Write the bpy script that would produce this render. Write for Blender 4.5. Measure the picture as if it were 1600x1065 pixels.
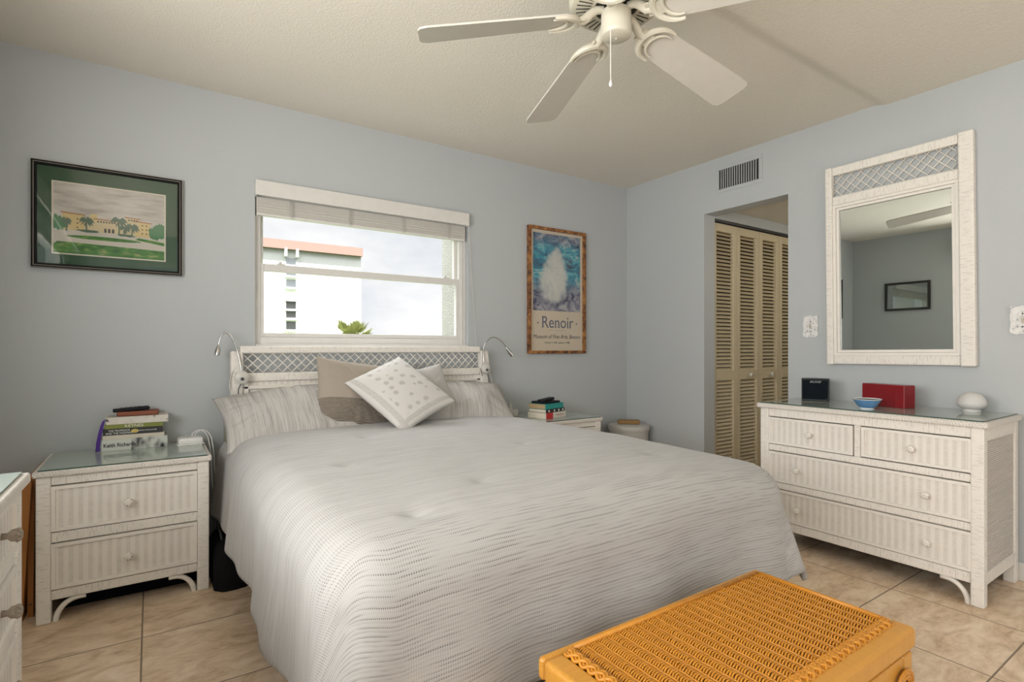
import bpy, math, random
from math import sin, cos, pi, radians, sqrt, hypot
from mathutils import Vector, Matrix, Euler, noise
random.seed(7)
S = bpy.context.scene
for o in list(bpy.data.objects):
    bpy.data.objects.remove(o)
COL = S.collection

# ------------------------------------------------------------------ camera
CAMX, CAMY, CAMZ, YAW = -3.361, -3.226, 1.08, 34.08
cd = bpy.data.cameras.new('camera')
cd.sensor_width = 36.0
cd.lens = 835.0 / 1600 * 36
cd.shift_y = 11.8 / 1600
cd.clip_start = 0.02
cam = bpy.data.objects.new('camera', cd)
COL.objects.link(cam)
cam.location = (CAMX, CAMY, CAMZ)
cam.rotation_euler = (radians(90), 0, radians(-YAW))
S.camera = cam

# ------------------------------------------------------------------ light
S.view_settings.view_transform = 'Standard'
S.view_settings.look = 'None'
S.view_settings.gamma = 1.0
S.view_settings.use_curve_mapping = False
S.view_settings.exposure = 0.07
try:
    S.cycles.use_denoising = True
    S.cycles.max_bounces = 14
    S.cycles.diffuse_bounces = 8
    S.cycles.transparent_max_bounces = 16
    S.cycles.caustics_reflective = False
    S.cycles.caustics_refractive = False
except Exception:
    pass

W = bpy.data.worlds.new('sky')
S.world = W
W.use_nodes = True
wt = W.node_tree
wt.nodes.clear()
wo = wt.nodes.new('ShaderNodeOutputWorld')
bg = wt.nodes.new('ShaderNodeBackground')
tc = wt.nodes.new('ShaderNodeTexCoord')
mp = wt.nodes.new('ShaderNodeMapping')
mp.inputs['Scale'].default_value = (1.0, 1.0, 2.2)
mp.inputs['Location'].default_value = (0.35, 0.1, 0.2)
nz = wt.nodes.new('ShaderNodeTexNoise')
nz.inputs['Scale'].default_value = 3.2
nz.inputs['Detail'].default_value = 6
nz.inputs['Roughness'].default_value = 0.55
cr = wt.nodes.new('ShaderNodeValToRGB')
cr.color_ramp.elements[0].position = 0.36
cr.color_ramp.elements[0].color = (0.71, 0.75, 0.80, 1)
cr.color_ramp.elements[1].position = 0.60
cr.color_ramp.elements[1].color = (0.98, 0.98, 0.98, 1)
wt.links.new(tc.outputs['Generated'], mp.inputs[0])
wt.links.new(mp.outputs[0], nz.inputs['Vector'])
wt.links.new(nz.outputs['Fac'], cr.inputs[0])
wt.links.new(cr.outputs[0], bg.inputs[0])
# an overcast sky is several times brighter overhead than at the horizon
sx_ = wt.nodes.new('ShaderNodeSeparateXYZ'); mr_ = wt.nodes.new('ShaderNodeMapRange')
mr_.interpolation_type = 'SMOOTHSTEP'
for i_, v_ in enumerate((0.24, 0.60, 1.0, 9.0)): mr_.inputs[i_ + 1].default_value = v_
wt.links.new(tc.outputs['Generated'], sx_.inputs[0])
wt.links.new(sx_.outputs[2], mr_.inputs[0])
wt.links.new(mr_.outputs[0], bg.inputs[1])
wt.links.new(bg.outputs[0], wo.inputs[0])

sd = bpy.data.lights.new('sun', 'SUN')
sd.energy = 1.5
sd.angle = radians(3)
sd.color = (1.0, 0.96, 0.9)
sun = bpy.data.objects.new('sun', sd)
COL.objects.link(sun)
sun.rotation_euler = (radians(45), 0, radians(-38))

# daylight through the wide window in the left wall and the sliding glass door behind the camera;
# area lamps added outside stand in for it, tilted up to brighten the ceiling
def daylight(name, loc, rot, sx, sy, watts, col):
    ad = bpy.data.lights.new(name, 'AREA')
    ad.shape = 'RECTANGLE'
    ad.size, ad.size_y = sx, sy
    ad.energy = watts
    ad.color = col
    al = bpy.data.objects.new(name, ad)
    COL.objects.link(al)
    al.location = loc
    al.rotation_euler = rot
daylight('left_window_daylight', (-4.62, -2.75, 1.40), (radians(90 + 18), 0, radians(-90)), 2.9, 1.3, 132, (1.0, 0.975, 0.945))
daylight('rear_door_daylight', (-1.95, -5.0, 0.62), (radians(90 + 75), 0, 0), 3.0, 0.9, 20, (1.0, 0.985, 0.955))

def portal(name, loc, rot, sx, sy):          # guides the sky light through an opening
    pl = bpy.data.lights.new(name, 'AREA'); pl.shape = 'RECTANGLE'; pl.size, pl.size_y = sx, sy
    pl.cycles.is_portal = True
    po = bpy.data.objects.new(name, pl); COL.objects.link(po); po.location = loc; po.rotation_euler = rot
portal('window_portal', (-2.22, 0.205, 1.5), (radians(90), 0, radians(180)), 1.34, 0.90)

# ------------------------------------------------------------------ material helpers
class NT:
    def __init__(s, name):
        s.m = bpy.data.materials.new(name)
        s.m.use_nodes = True
        s.t = s.m.node_tree
        s.t.nodes.clear()
        s.out = s.n('ShaderNodeOutputMaterial')
        s.b = s.n('ShaderNodeBsdfPrincipled')
        s.t.links.new(s.b.outputs[0], s.out.inputs[0])
    def n(s, k):
        return s.t.nodes.new(k)
    def put(s, sock, v):
        if hasattr(v, 'is_output'):
            s.t.links.new(v, sock)
        elif v is not None:
            sock.default_value = v
    def math(s, op, a, b=None, c=None, clamp=False):
        d = s.n('ShaderNodeMath'); d.operation = op; d.use_clamp = clamp
        s.put(d.inputs[0], a)
        if b is not None: s.put(d.inputs[1], b)
        if c is not None: s.put(d.inputs[2], c)
        return d.outputs[0]
    def sin(s, x, period, phase=0.0):
        return s.math('SINE', s.math('MULTIPLY_ADD', x, 2 * pi / period, phase))
    def ramp(s, v, lo, hi, a=0.0, b=1.0):
        d = s.n('ShaderNodeMapRange'); d.interpolation_type = 'SMOOTHSTEP'
        s.put(d.inputs[0], v)
        for i, x in enumerate((lo, hi, a, b)): d.inputs[i + 1].default_value = x
        return d.outputs[0]
    def lin(s, v, lo, hi, a=0.0, b=1.0):
        d = s.n('ShaderNodeMapRange')
        s.put(d.inputs[0], v)
        for i, x in enumerate((lo, hi, a, b)): d.inputs[i + 1].default_value = x
        return d.outputs[0]
    def coord(s, k='UV'):
        d = s.n('ShaderNodeTexCoord'); return d.outputs[k]
    def sep(s, v):
        d = s.n('ShaderNodeSeparateXYZ'); s.put(d.inputs[0], v); return d.outputs
    def comb(s, x=0.0, y=0.0, z=0.0):
        d = s.n('ShaderNodeCombineXYZ')
        for i, q in enumerate((x, y, z)): s.put(d.inputs[i], q)
        return d.outputs[0]
    def scale(s, v, sc, loc=(0, 0, 0), rot=(0, 0, 0)):
        d = s.n('ShaderNodeMapping'); s.put(d.inputs[0], v)
        d.inputs['Scale'].default_value = sc; d.inputs['Location'].default_value = loc
        d.inputs['Rotation'].default_value = rot
        return d.outputs[0]
    def noise(s, v, scale, detail=3, rough=0.55, dist=0.0):
        d = s.n('ShaderNodeTexNoise'); s.put(d.inputs['Vector'], v)
        d.inputs['Scale'].default_value = scale; d.inputs['Detail'].default_value = detail
        d.inputs['Roughness'].default_value = rough; d.inputs['Distortion'].default_value = dist
        return d.outputs['Fac']
    def vor(s, v, scale, rnd=1.0):
        d = s.n('ShaderNodeTexVoronoi'); s.put(d.inputs['Vector'], v)
        d.inputs['Scale'].default_value = scale; d.inputs['Randomness'].default_value = rnd
        return d.outputs['Distance'], d.outputs['Color']
    def mix(s, f, a, b):
        d = s.n('ShaderNodeMix'); d.data_type = 'RGBA'
        s.put(d.inputs[0], f)
        for k, q in ((6, a), (7, b)):
            if isinstance(q, tuple) and len(q) == 3: q = q + (1,)
            s.put(d.inputs[k], q)
        return d.outputs[2]
    def cramp(s, v, stops):
        d = s.n('ShaderNodeValToRGB'); s.put(d.inputs[0], v)
        e = d.color_ramp.elements
        while len(e) < len(stops): e.new(0.5)
        for i, (p, c) in enumerate(stops):
            e[i].position = p; e[i].color = tuple(c) + (1,)
        return d.outputs[0]
    def bump(s, h, dist=0.002, strength=1.0):
        d = s.n('ShaderNodeBump'); s.put(d.inputs['Height'], h)
        d.inputs['Distance'].default_value = dist; d.inputs['Strength'].default_value = strength
        s.t.links.new(d.outputs[0], s.b.inputs['Normal'])
    def done(s, col=None, rough=0.6, metal=0.0, spec=None, coat=None):
        if isinstance(col, tuple) and len(col) == 3: col = col + (1,)
        s.put(s.b.inputs['Base Color'], col)
        s.put(s.b.inputs['Roughness'], rough)
        s.b.inputs['Metallic'].default_value = metal
        if spec is not None: s.b.inputs['Specular IOR Level'].default_value = spec
        if coat is not None: s.b.inputs['Coat Weight'].default_value = coat; s.b.inputs['Coat Roughness'].default_value = 0.05
        return s.m

def plain(name, col, rough=0.6, metal=0.0, nscale=25.0, var=0.06, spec=None, bump=0.0, coat=None):
    t = NT(name)
    o = t.coord('Object')
    f = t.noise(o, nscale, 4)
    c = t.mix(f, tuple(max(0, x * (1 - var)) for x in col), tuple(min(1, x * (1 + var)) for x in col))
    if bump:
        t.bump(t.noise(o, nscale * 8, 3), bump)
    return t.done(c, rough, metal, spec, coat)

M = {}
def wall_mat(name, col):
    t = NT(name)
    o = t.coord('Object')
    c = t.mix(t.noise(o, 1.3, 3), tuple(x * 0.97 for x in col), tuple(x * 1.03 for x in col))
    t.bump(t.noise(o, 140, 3), 0.0006)
    return t.done(c, 0.55, spec=0.35)
M['wall'] = wall_mat('blue_grey_wall_paint', (0.435, 0.460, 0.472))
M['trim'] = plain('white_trim_paint', (0.63, 0.62, 0.59), 0.45)
M['stucco'] = plain('grey_stucco', (0.34, 0.33, 0.30), 0.9, nscale=9, var=0.2, bump=0.01)

t = NT('textured_ceiling')
o = t.coord('Object')
n1 = t.noise(o, 105, 5, 0.6); n2 = t.noise(o, 260, 3, 0.6)
hgt = t.math('ADD', t.ramp(n1, 0.42, 0.66), t.math('MULTIPLY', n2, 0.5))
t.bump(hgt, 0.0020, 0.45)
c = t.mix(n1, (0.66, 0.63, 0.565), (0.73, 0.70, 0.63))
M['ceiling'] = t.done(c, 0.9, spec=0.2)

t = NT('beige_floor_tile')
o = t.coord('Object')
x, y, z = t.sep(o)
P = 0.464
def edge(q, off):
    f = t.math('FRACT', t.math('DIVIDE', t.math('SUBTRACT', q, off), P))
    return t.math('MULTIPLY', t.math('MINIMUM', f, t.math('SUBTRACT', 1.0, f)), P)
ed = t.math('MINIMUM', edge(x, -0.603 - 20 * P), edge(y, -0.798 - 20 * P))
grout = t.ramp(ed, 0.0016, 0.0034, 1.0, 0.0)
cell = t.comb(t.math('FLOOR', t.math('DIVIDE', t.math('SUBTRACT', x, -0.603 - 20 * P), P)),
              t.math('FLOOR', t.math('DIVIDE', t.math('SUBTRACT', y, -0.798 - 20 * P), P)), 0.0)
wn = t.n('ShaderNodeTexWhiteNoise'); wn.noise_dimensions = '3D'; t.put(wn.inputs[0], cell)
va = t.n('ShaderNodeVectorMath'); va.operation = 'MULTIPLY_ADD'
t.put(va.inputs[0], wn.outputs['Color']); va.inputs[1].default_value = (9, 9, 9); t.put(va.inputs[2], o)
pos = va.outputs[0]
mot = t.noise(t.scale(pos, (1.0, 1.9, 1)), 6.5, 8, 0.66, 0.7)
fin = t.noise(t.scale(pos, (1.0, 2.2, 1)), 26, 4, 0.6, 0.4)
mm = t.math('ADD', t.math('MULTIPLY', mot, 0.78), t.math('MULTIPLY', fin, 0.22))
tile = t.cramp(mm, [(0.34, (0.43, 0.295, 0.175)), (0.46, (0.62, 0.465, 0.315)), (0.56, (0.73, 0.58, 0.42)), (0.68, (0.78, 0.665, 0.52))])
c = t.mix(grout, tile, (0.25, 0.195, 0.14))
t.bump(t.math('SUBTRACT', 1.0, grout), 0.002)
M['tile'] = t.done(c, t.mix(grout, (0.36,) * 3, (0.85,) * 3), spec=0.4)

WICK = (0.74, 0.71, 0.66)
WICKD = (0.33, 0.285, 0.24)
def wicker(kind, name, col=WICK, dark=WICKD):
    t = NT(name)
    u, v, _ = t.sep(t.coord('UV'))
    uv = t.coord('UV')
    if kind == 'weave':          # ribbed woven drawer front
        colm = t.sin(u, 0.031)
        par = t.math('GREATER_THAN', t.sin(u, 0.031), 0.0)
        wob = t.math('MULTIPLY', t.noise(uv, 60, 2), 0.006)
        row = t.sin(t.math('ADD', v, wob), 0.0050)
        row2 = t.sin(t.math('ADD', v, wob), 0.0050, pi)
        r = t.math('ADD', t.math('MULTIPLY', row, par), t.math('MULTIPLY', row2, t.math('SUBTRACT', 1.0, par)))
        rib = t.ramp(t.math('ABSOLUTE', t.sin(u, 0.031)), 0.0, 0.75)
        h = t.math('ADD', t.math('MULTIPLY', t.math('MULTIPLY', r, t.ramp(colm, 0.6, -0.4)), 0.3), t.math('MULTIPLY', colm, 0.5))
        dk = t.math('MULTIPLY', t.ramp(r, 0.1, 0.9), t.ramp(colm, 0.35, -0.55))
        nn = t.ramp(t.noise(uv, 35, 3), 0.3, 0.7, 0.55, 1.0)
        f = t.math('MULTIPLY', t.math('MULTIPLY', dk, nn), 0.72)
        t.bump(h, 0.0013, 0.7)
    elif kind == 'fine':         # fine side weave
        row = t.sin(v, 0.0085)
        st = t.sin(u, 0.017)
        r = t.math('MULTIPLY', row, t.math('MULTIPLY_ADD', st, 0.35, 0.65))
        f = t.math('MULTIPLY', t.ramp(r, -0.1, 0.7), 0.85)
        t.bump(t.math('ADD', r, t.math('MULTIPLY', row, 0.5)), 0.0022, 0.8)
    elif kind == 'wrap':         # cane wound round a post (v along the post)
        wob = t.math('MULTIPLY', t.noise(uv, 40, 2), 0.004)
        row = t.sin(t.math('ADD', v, wob), 0.0068)
        nn = t.noise(t.scale(uv, (28, 150, 1)), 1.0, 3)
        f = t.math('MULTIPLY', t.math('MULTIPLY', t.ramp(row, 0.3, 0.95), t.ramp(nn, 0.50, 0.64)), 0.66)
        t.bump(t.math('SUBTRACT', t.math('MULTIPLY', row, -0.25), f), 0.0009, 0.6)
    elif kind == 'braid':        # plaited rim (v along the rim)
        a = t.math('ABSOLUTE', t.math('SUBTRACT', t.math('FRACT', t.math('MULTIPLY', u, 1 / 0.022)), 0.5))
        s_ = t.sin(t.math('ADD', v, t.math('MULTIPLY', a, 0.022)), 0.011)
        f = t.math('MULTIPLY', t.ramp(s_, 0.35, 0.95), 0.30)
        t.bump(t.math('MULTIPLY', s_, -1.0), 0.0016, 0.7)
    c = t.mix(f, col, dark)
    nn2 = t.noise(uv, 7, 3)
    c = t.mix(t.ramp(nn2, 0.62, 0.8, 0.0, 0.18), c, dark)
    return t.done(c, 0.5, spec=0.35)
M['weave'] = wicker('weave', 'white_ribbed_wicker')
M['fine'] = wicker('fine', 'white_fine_wicker')
M['wrap'] = wicker('wrap', 'white_wrapped_cane')
M['braid'] = wicker('braid', 'white_plaited_cane')
M['wwood'] = plain('white_painted_cane', WICK, 0.45, nscale=30, var=0.05, bump=0.0006)
M['gap'] = plain('dark_gap', (0.03, 0.025, 0.02), 0.9)
M['oldknob'] = plain('bare_woven_cane', (0.42, 0.36, 0.29), 0.7, nscale=120, var=0.35, bump=0.003)

t = NT('glass_top')
t.b.inputs['Transmission Weight'].default_value = 0.0
M['glasstop'] = t.done(t.mix(t.noise(t.coord('Object'), 3), (0.33, 0.385, 0.355), (0.36, 0.415, 0.385)), 0.02, spec=1.0)
M['glasstop'].node_tree.nodes['Principled BSDF'].inputs['IOR'].default_value = 1.65
M['glassedge'] = plain('green_glass_edge', (0.05, 0.09, 0.075), 0.1)

def pane_mat(name, refl=0.06):
    m = bpy.data.materials.new(name); m.use_nodes = True
    nt = m.node_tree; nt.nodes.clear()
    o = nt.nodes.new('ShaderNodeOutputMaterial'); mx = nt.nodes.new('ShaderNodeMixShader')
    tr = nt.nodes.new('ShaderNodeBsdfTransparent'); gl = nt.nodes.new('ShaderNodeBsdfGlossy')
    gl.inputs['Roughness'].default_value = 0.01
    mx.inputs[0].default_value = refl
    nt.links.new(tr.outputs[0], mx.inputs[1]); nt.links.new(gl.outputs[0], mx.inputs[2]); nt.links.new(mx.outputs[0], o.inputs[0])
    return m
M['pane'] = pane_mat('window_glass', 0.012)
M['picglass'] = pane_mat('picture_glass', 0.035)
t = NT('mirror_silver'); M['mirror'] = t.done((0.84, 0.90, 0.885), 0.0, 1.0)
M['chrome'] = plain('brushed_steel', (0.55, 0.54, 0.52), 0.25, 1.0)
M['lampwhite'] = plain('pale_plastic', (0.55, 0.54, 0.50), 0.4)

def fabric(name, light, dark, rowp, dashp, amt=0.8, along='v', bd=0.002):
    t = NT(name)
    u, v, _ = t.sep(t.coord('UV'))
    if along == 'u': u, v = v, u
    wob = t.math('MULTIPLY', t.noise(t.comb(t.math('MULTIPLY', u, 6.0), t.math('MULTIPLY', v, 9.0)), 1.0, 3), 0.007)
    vv = t.math('ADD', v, wob)
    row = t.sin(vv, rowp)
    dash = t.sin(u, dashp)
    band = t.noise(t.comb(t.math('MULTIPLY', u, 8.0), t.math('MULTIPLY', vv, 0.9 / rowp)), 1.0, 2)
    band2 = t.noise(t.comb(t.math('MULTIPLY', u, 2.0), t.math('MULTIPLY', vv, 0.25 / rowp)), 1.0, 3)
    dk = t.math('MULTIPLY', t.ramp(row, 0.35, 0.9), t.ramp(dash, -0.6, 0.3))
    dk = t.math('MULTIPLY', dk, t.ramp(band, 0.40, 0.62))
    soft = t.ramp(band2, 0.42, 0.64, 0.0, 0.14)
    fine = t.math('MULTIPLY', t.math('MULTIPLY_ADD', t.sin(u, dashp), 0.5, 0.5), 0.14)
    f = t.math('ADD', t.math('MULTIPLY', dk, amt), t.math('ADD', t.math('MULTIPLY', soft, 0.55), fine), clamp=True)
    c = t.mix(f, light, dark)
    h = t.math('ADD', t.math('MULTIPLY', row, -0.5), t.math('ADD', t.math('MULTIPLY', dk, -0.8), t.math('MULTIPLY', dash, 0.12)))
    t.bump(h, bd, 0.75)
    t.b.inputs['Sheen Weight'].default_value = 0.15
    return t.done(c, 0.9, spec=0.15)
LIGHTF = (0.415, 0.41, 0.40)
M['spread'] = fabric('dashed_woven_bedspread', LIGHTF, (0.10, 0.095, 0.09), 0.0092, 0.0056, 0.72, bd=0.0004)
t = NT('striped_sham')
uv = t.coord('UV'); u, v, _ = t.sep(uv)
st1 = t.noise(t.scale(uv, (150, 5, 1)), 1.0, 3, 0.6); st2 = t.noise(t.scale(uv, (40, 2.5, 1)), 1.0, 2)
f = t.math('ADD', t.ramp(st1, 0.46, 0.66, 0.0, 0.42), t.ramp(st2, 0.45, 0.65, 0.0, 0.25))
t.bump(t.math('ADD', st1, t.math('MULTIPLY', t.noise(uv, 12, 3), 2.0)), 0.0025, 0.7)
M['sham'] = t.done(t.mix(f, (0.49, 0.475, 0.455), (0.20, 0.19, 0.18)), 0.9, spec=0.15)
t = NT('taupe_pleated_cushion')
u, v, _ = t.sep(t.coord('UV'))
lowm = t.ramp(v, 0.155, 0.15)
rib = t.sin(t.math('ADD', v, t.math('MULTIPLY', t.noise(t.coord('UV'), 5, 2), 0.02)), 0.0085)
t.bump(t.math('ADD', t.math('MULTIPLY', rib, lowm), t.math('MULTIPLY', t.noise(t.coord('UV'), 14, 3), 0.8)), 0.003, 0.9)
c = t.mix(t.math('MULTIPLY', t.math('MULTIPLY', lowm, 0.75), t.ramp(rib, -0.45, -1.0)), (0.345, 0.30, 0.25), (0.17, 0.14, 0.115))
M['taupe'] = t.done(c, 0.85, spec=0.15)
M['greyc'] = plain('grey_cushion_cotton', (0.48, 0.465, 0.445), 0.9, nscale=18, var=0.05, bump=0.002)
t = NT('white_printed_cushion')
uv = t.coord('UV'); u, v, _ = t.sep(uv)
base = (0.60, 0.585, 0.56)
d, cc = t.vor(t.scale(uv, (1.0, 0.85, 1)), 20, 0.45)
ins = t.math('MULTIPLY', t.ramp(v, 0.068, 0.073), t.ramp(u, 0.385, 0.38))
leaf = t.math('MULTIPLY', t.ramp(t.math('ADD', d, t.math('MULTIPLY', t.noise(uv, 70, 2), 0.15)), 0.43, 0.36), ins)
def band_(q, a, b): return t.math('MULTIPLY', t.ramp(q, a - 0.001, a + 0.001), t.ramp(q, b + 0.001, b - 0.001))
bb = t.math('MAXIMUM', band_(v, 0.018, 0.050), band_(u, 0.402, 0.428))
fl = t.math('MULTIPLY', bb, t.lin(t.noise(uv, 90, 2), 0.3, 0.7, 0.25, 0.6))
c = t.mix(t.math('MULTIPLY', leaf, 0.6), base, (0.36, 0.345, 0.32))
c = t.mix(fl, c, (0.36, 0.345, 0.33))
t.bump(t.noise(uv, 160, 2), 0.0008)
M['printed'] = t.done(c, 0.9, spec=0.15)

CANE = (0.52, 0.245, 0.045)
t = NT('honey_cane')
nn = t.noise(t.scale(t.coord('Object'), (60, 8, 60)), 1.0, 4)
M['cane'] = t.done(t.mix(nn, (0.38, 0.14, 0.010), (0.59, 0.26, 0.026)), 0.36, spec=0.5)
t = NT('honey_wrapped_cane')
u, v, _ = t.sep(t.coord('UV'))
row = t.sin(v, 0.009)
nn = t.noise(t.comb(t.math('MULTIPLY', v, 90.0), t.math('MULTIPLY', u, 4.0)), 1.0, 3)
c = t.mix(nn, (0.42, 0.185, 0.022), (0.60, 0.30, 0.05))
c = t.mix(t.math('MULTIPLY', t.math('MULTIPLY', t.ramp(row, 0.86, 1.0), t.ramp(nn, 0.4, 0.6)), 0.22), c, (0.22, 0.08, 0.01))
t.bump(t.math('MULTIPLY', t.ramp(row, 0.8, 1.0), -1.0), 0.0005, 0.6)
M['canewrap'] = t.done(c, 0.30, spec=0.5)
M['canedark'] = plain('dark_cane_under', (0.16, 0.055, 0.008), 0.6)
M['fanwhite'] = plain('cream_fan_enamel', (0.54, 0.515, 0.43), 0.4)
M['blade'] = plain('white_fan_blade', (0.52, 0.50, 0.45), 0.4)
M['black'] = plain('black_plastic', (0.007, 0.008, 0.011), 0.45, spec=0.2)
M['darkgrey'] = plain('dark_grey_plastic', (0.05, 0.05, 0.055), 0.45)
M['whiteplastic'] = plain('white_plastic', (0.75, 0.75, 0.74), 0.35)
M['bifold'] = plain('cream_louvre_paint', (0.58, 0.50, 0.35), 0.5, nscale=12)
M['red'] = plain('dark_red_lacquer', (0.21, 0.006, 0.011), 0.3, var=0.25, nscale=6)
M['paper'] = plain('book_pages', (0.66, 0.61, 0.50), 0.9, nscale=60, var=0.1)
M['domeglass'] = plain('frosted_grey_dome', (0.58, 0.57, 0.55), 0.5)
M['purple'] = plain('purple_ribbon', (0.055, 0.012, 0.20), 0.7)
M['hamper'] = plain('grey_white_enamel', (0.50, 0.49, 0.46), 0.5)
M['orangewood'] = NT('orange_wood')
t = M['orangewood']
nn = t.noise(t.scale(t.coord('Object'), (40, 40, 3)), 1.0, 4)
M['orangewood'] = t.done(t.mix(nn, (0.30, 0.105, 0.02), (0.46, 0.20, 0.045)), 0.4)
t = NT('mottled_picture_frame')
nn = t.noise(t.coord('Object'), 22, 4, 0.65)
M['burl'] = t.done(t.cramp(nn, [(0.36, (0.035, 0.012, 0.006)), (0.5, (0.20, 0.075, 0.02)), (0.66, (0.42, 0.20, 0.06))]), 0.3)

def flat(name, col, rough=0.6): return plain(name, col, rough, nscale=40, var=0.04)

# ------------------------------------------------------------------ mesh helpers
class MB:
    def __init__(s):
        s.v = []; s.f = []; s.uv = []; s.mi = []; s.mat = 0
    def face(s, idx, uvs):
        s.f.append(tuple(idx)); s.uv.append(uvs); s.mi.append(s.mat)
    def quadpts(s, pts, uvs=None):
        b = len(s.v); s.v += [tuple(p) for p in pts]
        if uvs is None:
            uvs = s.autouv(pts)
        s.face(range(b, b + len(pts)), uvs)
    @staticmethod
    def autouv(pts, long=None):
        a, b, c = Vector(pts[0]), Vector(pts[1]), Vector(pts[2])
        n = (b - a).cross(c - a)
        k = max(range(3), key=lambda i: abs(n[i]))
        ax = [i for i in range(3) if i != k]
        if long is not None and long in ax:
            ax = [i for i in ax if i != long] + [long]
        return [(p[ax[0]], p[ax[1]]) for p in pts]
    def box(s, x0, x1, y0, y1, z0, z1, long=None):
        c = [(x0, y0, z0), (x1, y0, z0), (x1, y1, z0), (x0, y1, z0), (x0, y0, z1), (x1, y0, z1), (x1, y1, z1), (x0, y1, z1)]
        b = len(s.v); s.v += c
        for q in ((0, 3, 2, 1), (4, 5, 6, 7), (0, 1, 5, 4), (1, 2, 6, 5), (2, 3, 7, 6), (3, 0, 4, 7)):
            s.face([b + i for i in q], s.autouv([c[i] for i in q], long))
    def prism(s, poly, z0, z1, plane='xy'):
        def P3(a, b, c):
            return (a, b, c) if plane == 'xy' else ((a, c, b) if plane == 'xz' else (c, a, b))
        n = len(poly)
        lo = [P3(a, b, z0) for a, b in poly]; hi = [P3(a, b, z1) for a, b in poly]
        s.quadpts(lo[::-1]); s.quadpts(hi)
        for i in range(n):
            j = (i + 1) % n
            s.quadpts([lo[i], lo[j], hi[j], hi[i]])
    def lathe(s, prof, n=32, c=(0, 0, 0), axis='z'):
        def P3(r, h, a):
            p = (r * cos(a), r * sin(a), h)
            if axis == 'y': p = (p[0], -p[2], p[1])
            if axis == 'x': p = (p[2], p[0], p[1])
            return (p[0] + c[0], p[1] + c[1], p[2] + c[2])
        b = len(s.v)
        for r, h in prof:
            for i in range(n): s.v.append(P3(r, h, 2 * pi * i / n))
        for k in range(len(prof) - 1):
            for i in range(n):
                j = (i + 1) % n
                q = [b + k * n + i, b + k * n + j, b + (k + 1) * n + j, b + (k + 1) * n + i]
                s.face(q, [(i / n, k), ((i + 1) / n, k), ((i + 1) / n, k + 1), (i / n, k + 1)])
        if prof[0][0] > 1e-5: s.face([b + i for i in range(n)][::-1], [(0, 0)] * n)
        if prof[-1][0] > 1e-5: s.face([b + (len(prof) - 1) * n + i for i in range(n)], [(0, 0)] * n)
    def tube(s, pts, r, n=8, caps=True):
        pts = [Vector(p) for p in pts]
        rs = r if isinstance(r, (list, tuple)) else [r] * len(pts)
        b = len(s.v); up = Vector((0, 0, 1)); L = 0.0
        prev = None; Ls = []
        for i, p in enumerate(pts):
            d = (pts[min(i + 1, len(pts) - 1)] - pts[max(i - 1, 0)]).normalized()
            if prev is None:
                a = d.cross(up)
                if a.length < 1e-3: a = d.cross(Vector((1, 0, 0)))
            else:
                a = prev - d * prev.dot(d)
                if a.length < 1e-4: a = d.cross(up)
            a.normalize(); prev = a; e = d.cross(a)
            if i: L += (pts[i] - pts[i - 1]).length
            Ls.append(L)
            for k in range(n):
                t_ = 2 * pi * k / n
                s.v.append(tuple(p + (a * cos(t_) + e * sin(t_)) * rs[i]))
        for i in range(len(pts) - 1):
            for k in range(n):
                j = (k + 1) % n
                s.face([b + i * n + k, b + i * n + j, b + (i + 1) * n + j, b + (i + 1) * n + k],
                       [(k / n * 0.02, Ls[i]), ((k + 1) / n * 0.02, Ls[i]), ((k + 1) / n * 0.02, Ls[i + 1]), (k / n * 0.02, Ls[i + 1])])
        if caps:
            s.face([b + k for k in range(n)][::-1], [(0, 0)] * n)
            s.face([b + (len(pts) - 1) * n + k for k in range(n)], [(0, 0)] * n)
    def grid(s, fn, nu, nv, uvfn):
        b = len(s.v)
        for j in range(nv + 1):
            for i in range(nu + 1): s.v.append(tuple(fn(i / nu, j / nv)))
        for j in range(nv):
            for i in range(nu):
                a = b + j * (nu + 1) + i
                q = [(i, j), (i + 1, j), (i + 1, j + 1), (i, j + 1)]
                s.face([a, a + 1, a + nu + 2, a + nu + 1], [uvfn(x / nu, y / nv) for x, y in q])
    def xf(s, mat, start=0):
        for i in range(start, len(s.v)): s.v[i] = tuple(mat @ Vector(s.v[i]))
    def build(s, name, mat, parent=None, smooth=False, bevel=0.0, weld=False, seg=2):
        me = bpy.data.meshes.new(name)
        me.from_pydata(s.v, [], s.f)
        ul = me.uv_layers.new(name='UVMap')
        k = 0
        for us in s.uv:
            for q in us:
                ul.data[k].uv = q; k += 1
        mats = mat if isinstance(mat, (list, tuple)) else [mat]
        for m in mats: me.materials.append(m)
        for p, mi in zip(me.polygons, s.mi):
            p.material_index = mi; p.use_smooth = bool(smooth)
        me.update()
        ob = bpy.data.objects.new(name, me)
        COL.objects.link(ob)
        if parent is not None: ob.parent = parent
        if weld:
            w = ob.modifiers.new('weld', 'WELD'); w.merge_threshold = 0.0002
        if bevel:
            bv = ob.modifiers.new('bevel', 'BEVEL'); bv.width = bevel; bv.segments = seg; bv.limit_method = 'ANGLE'; bv.angle_limit = radians(35)
        if smooth == 'auto':
            for p in me.polygons: p.use_smooth = True
            try:
                es = ob.modifiers.new('edges', 'EDGE_SPLIT'); es.split_angle = radians(38)
            except Exception: pass
        return ob

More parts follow.
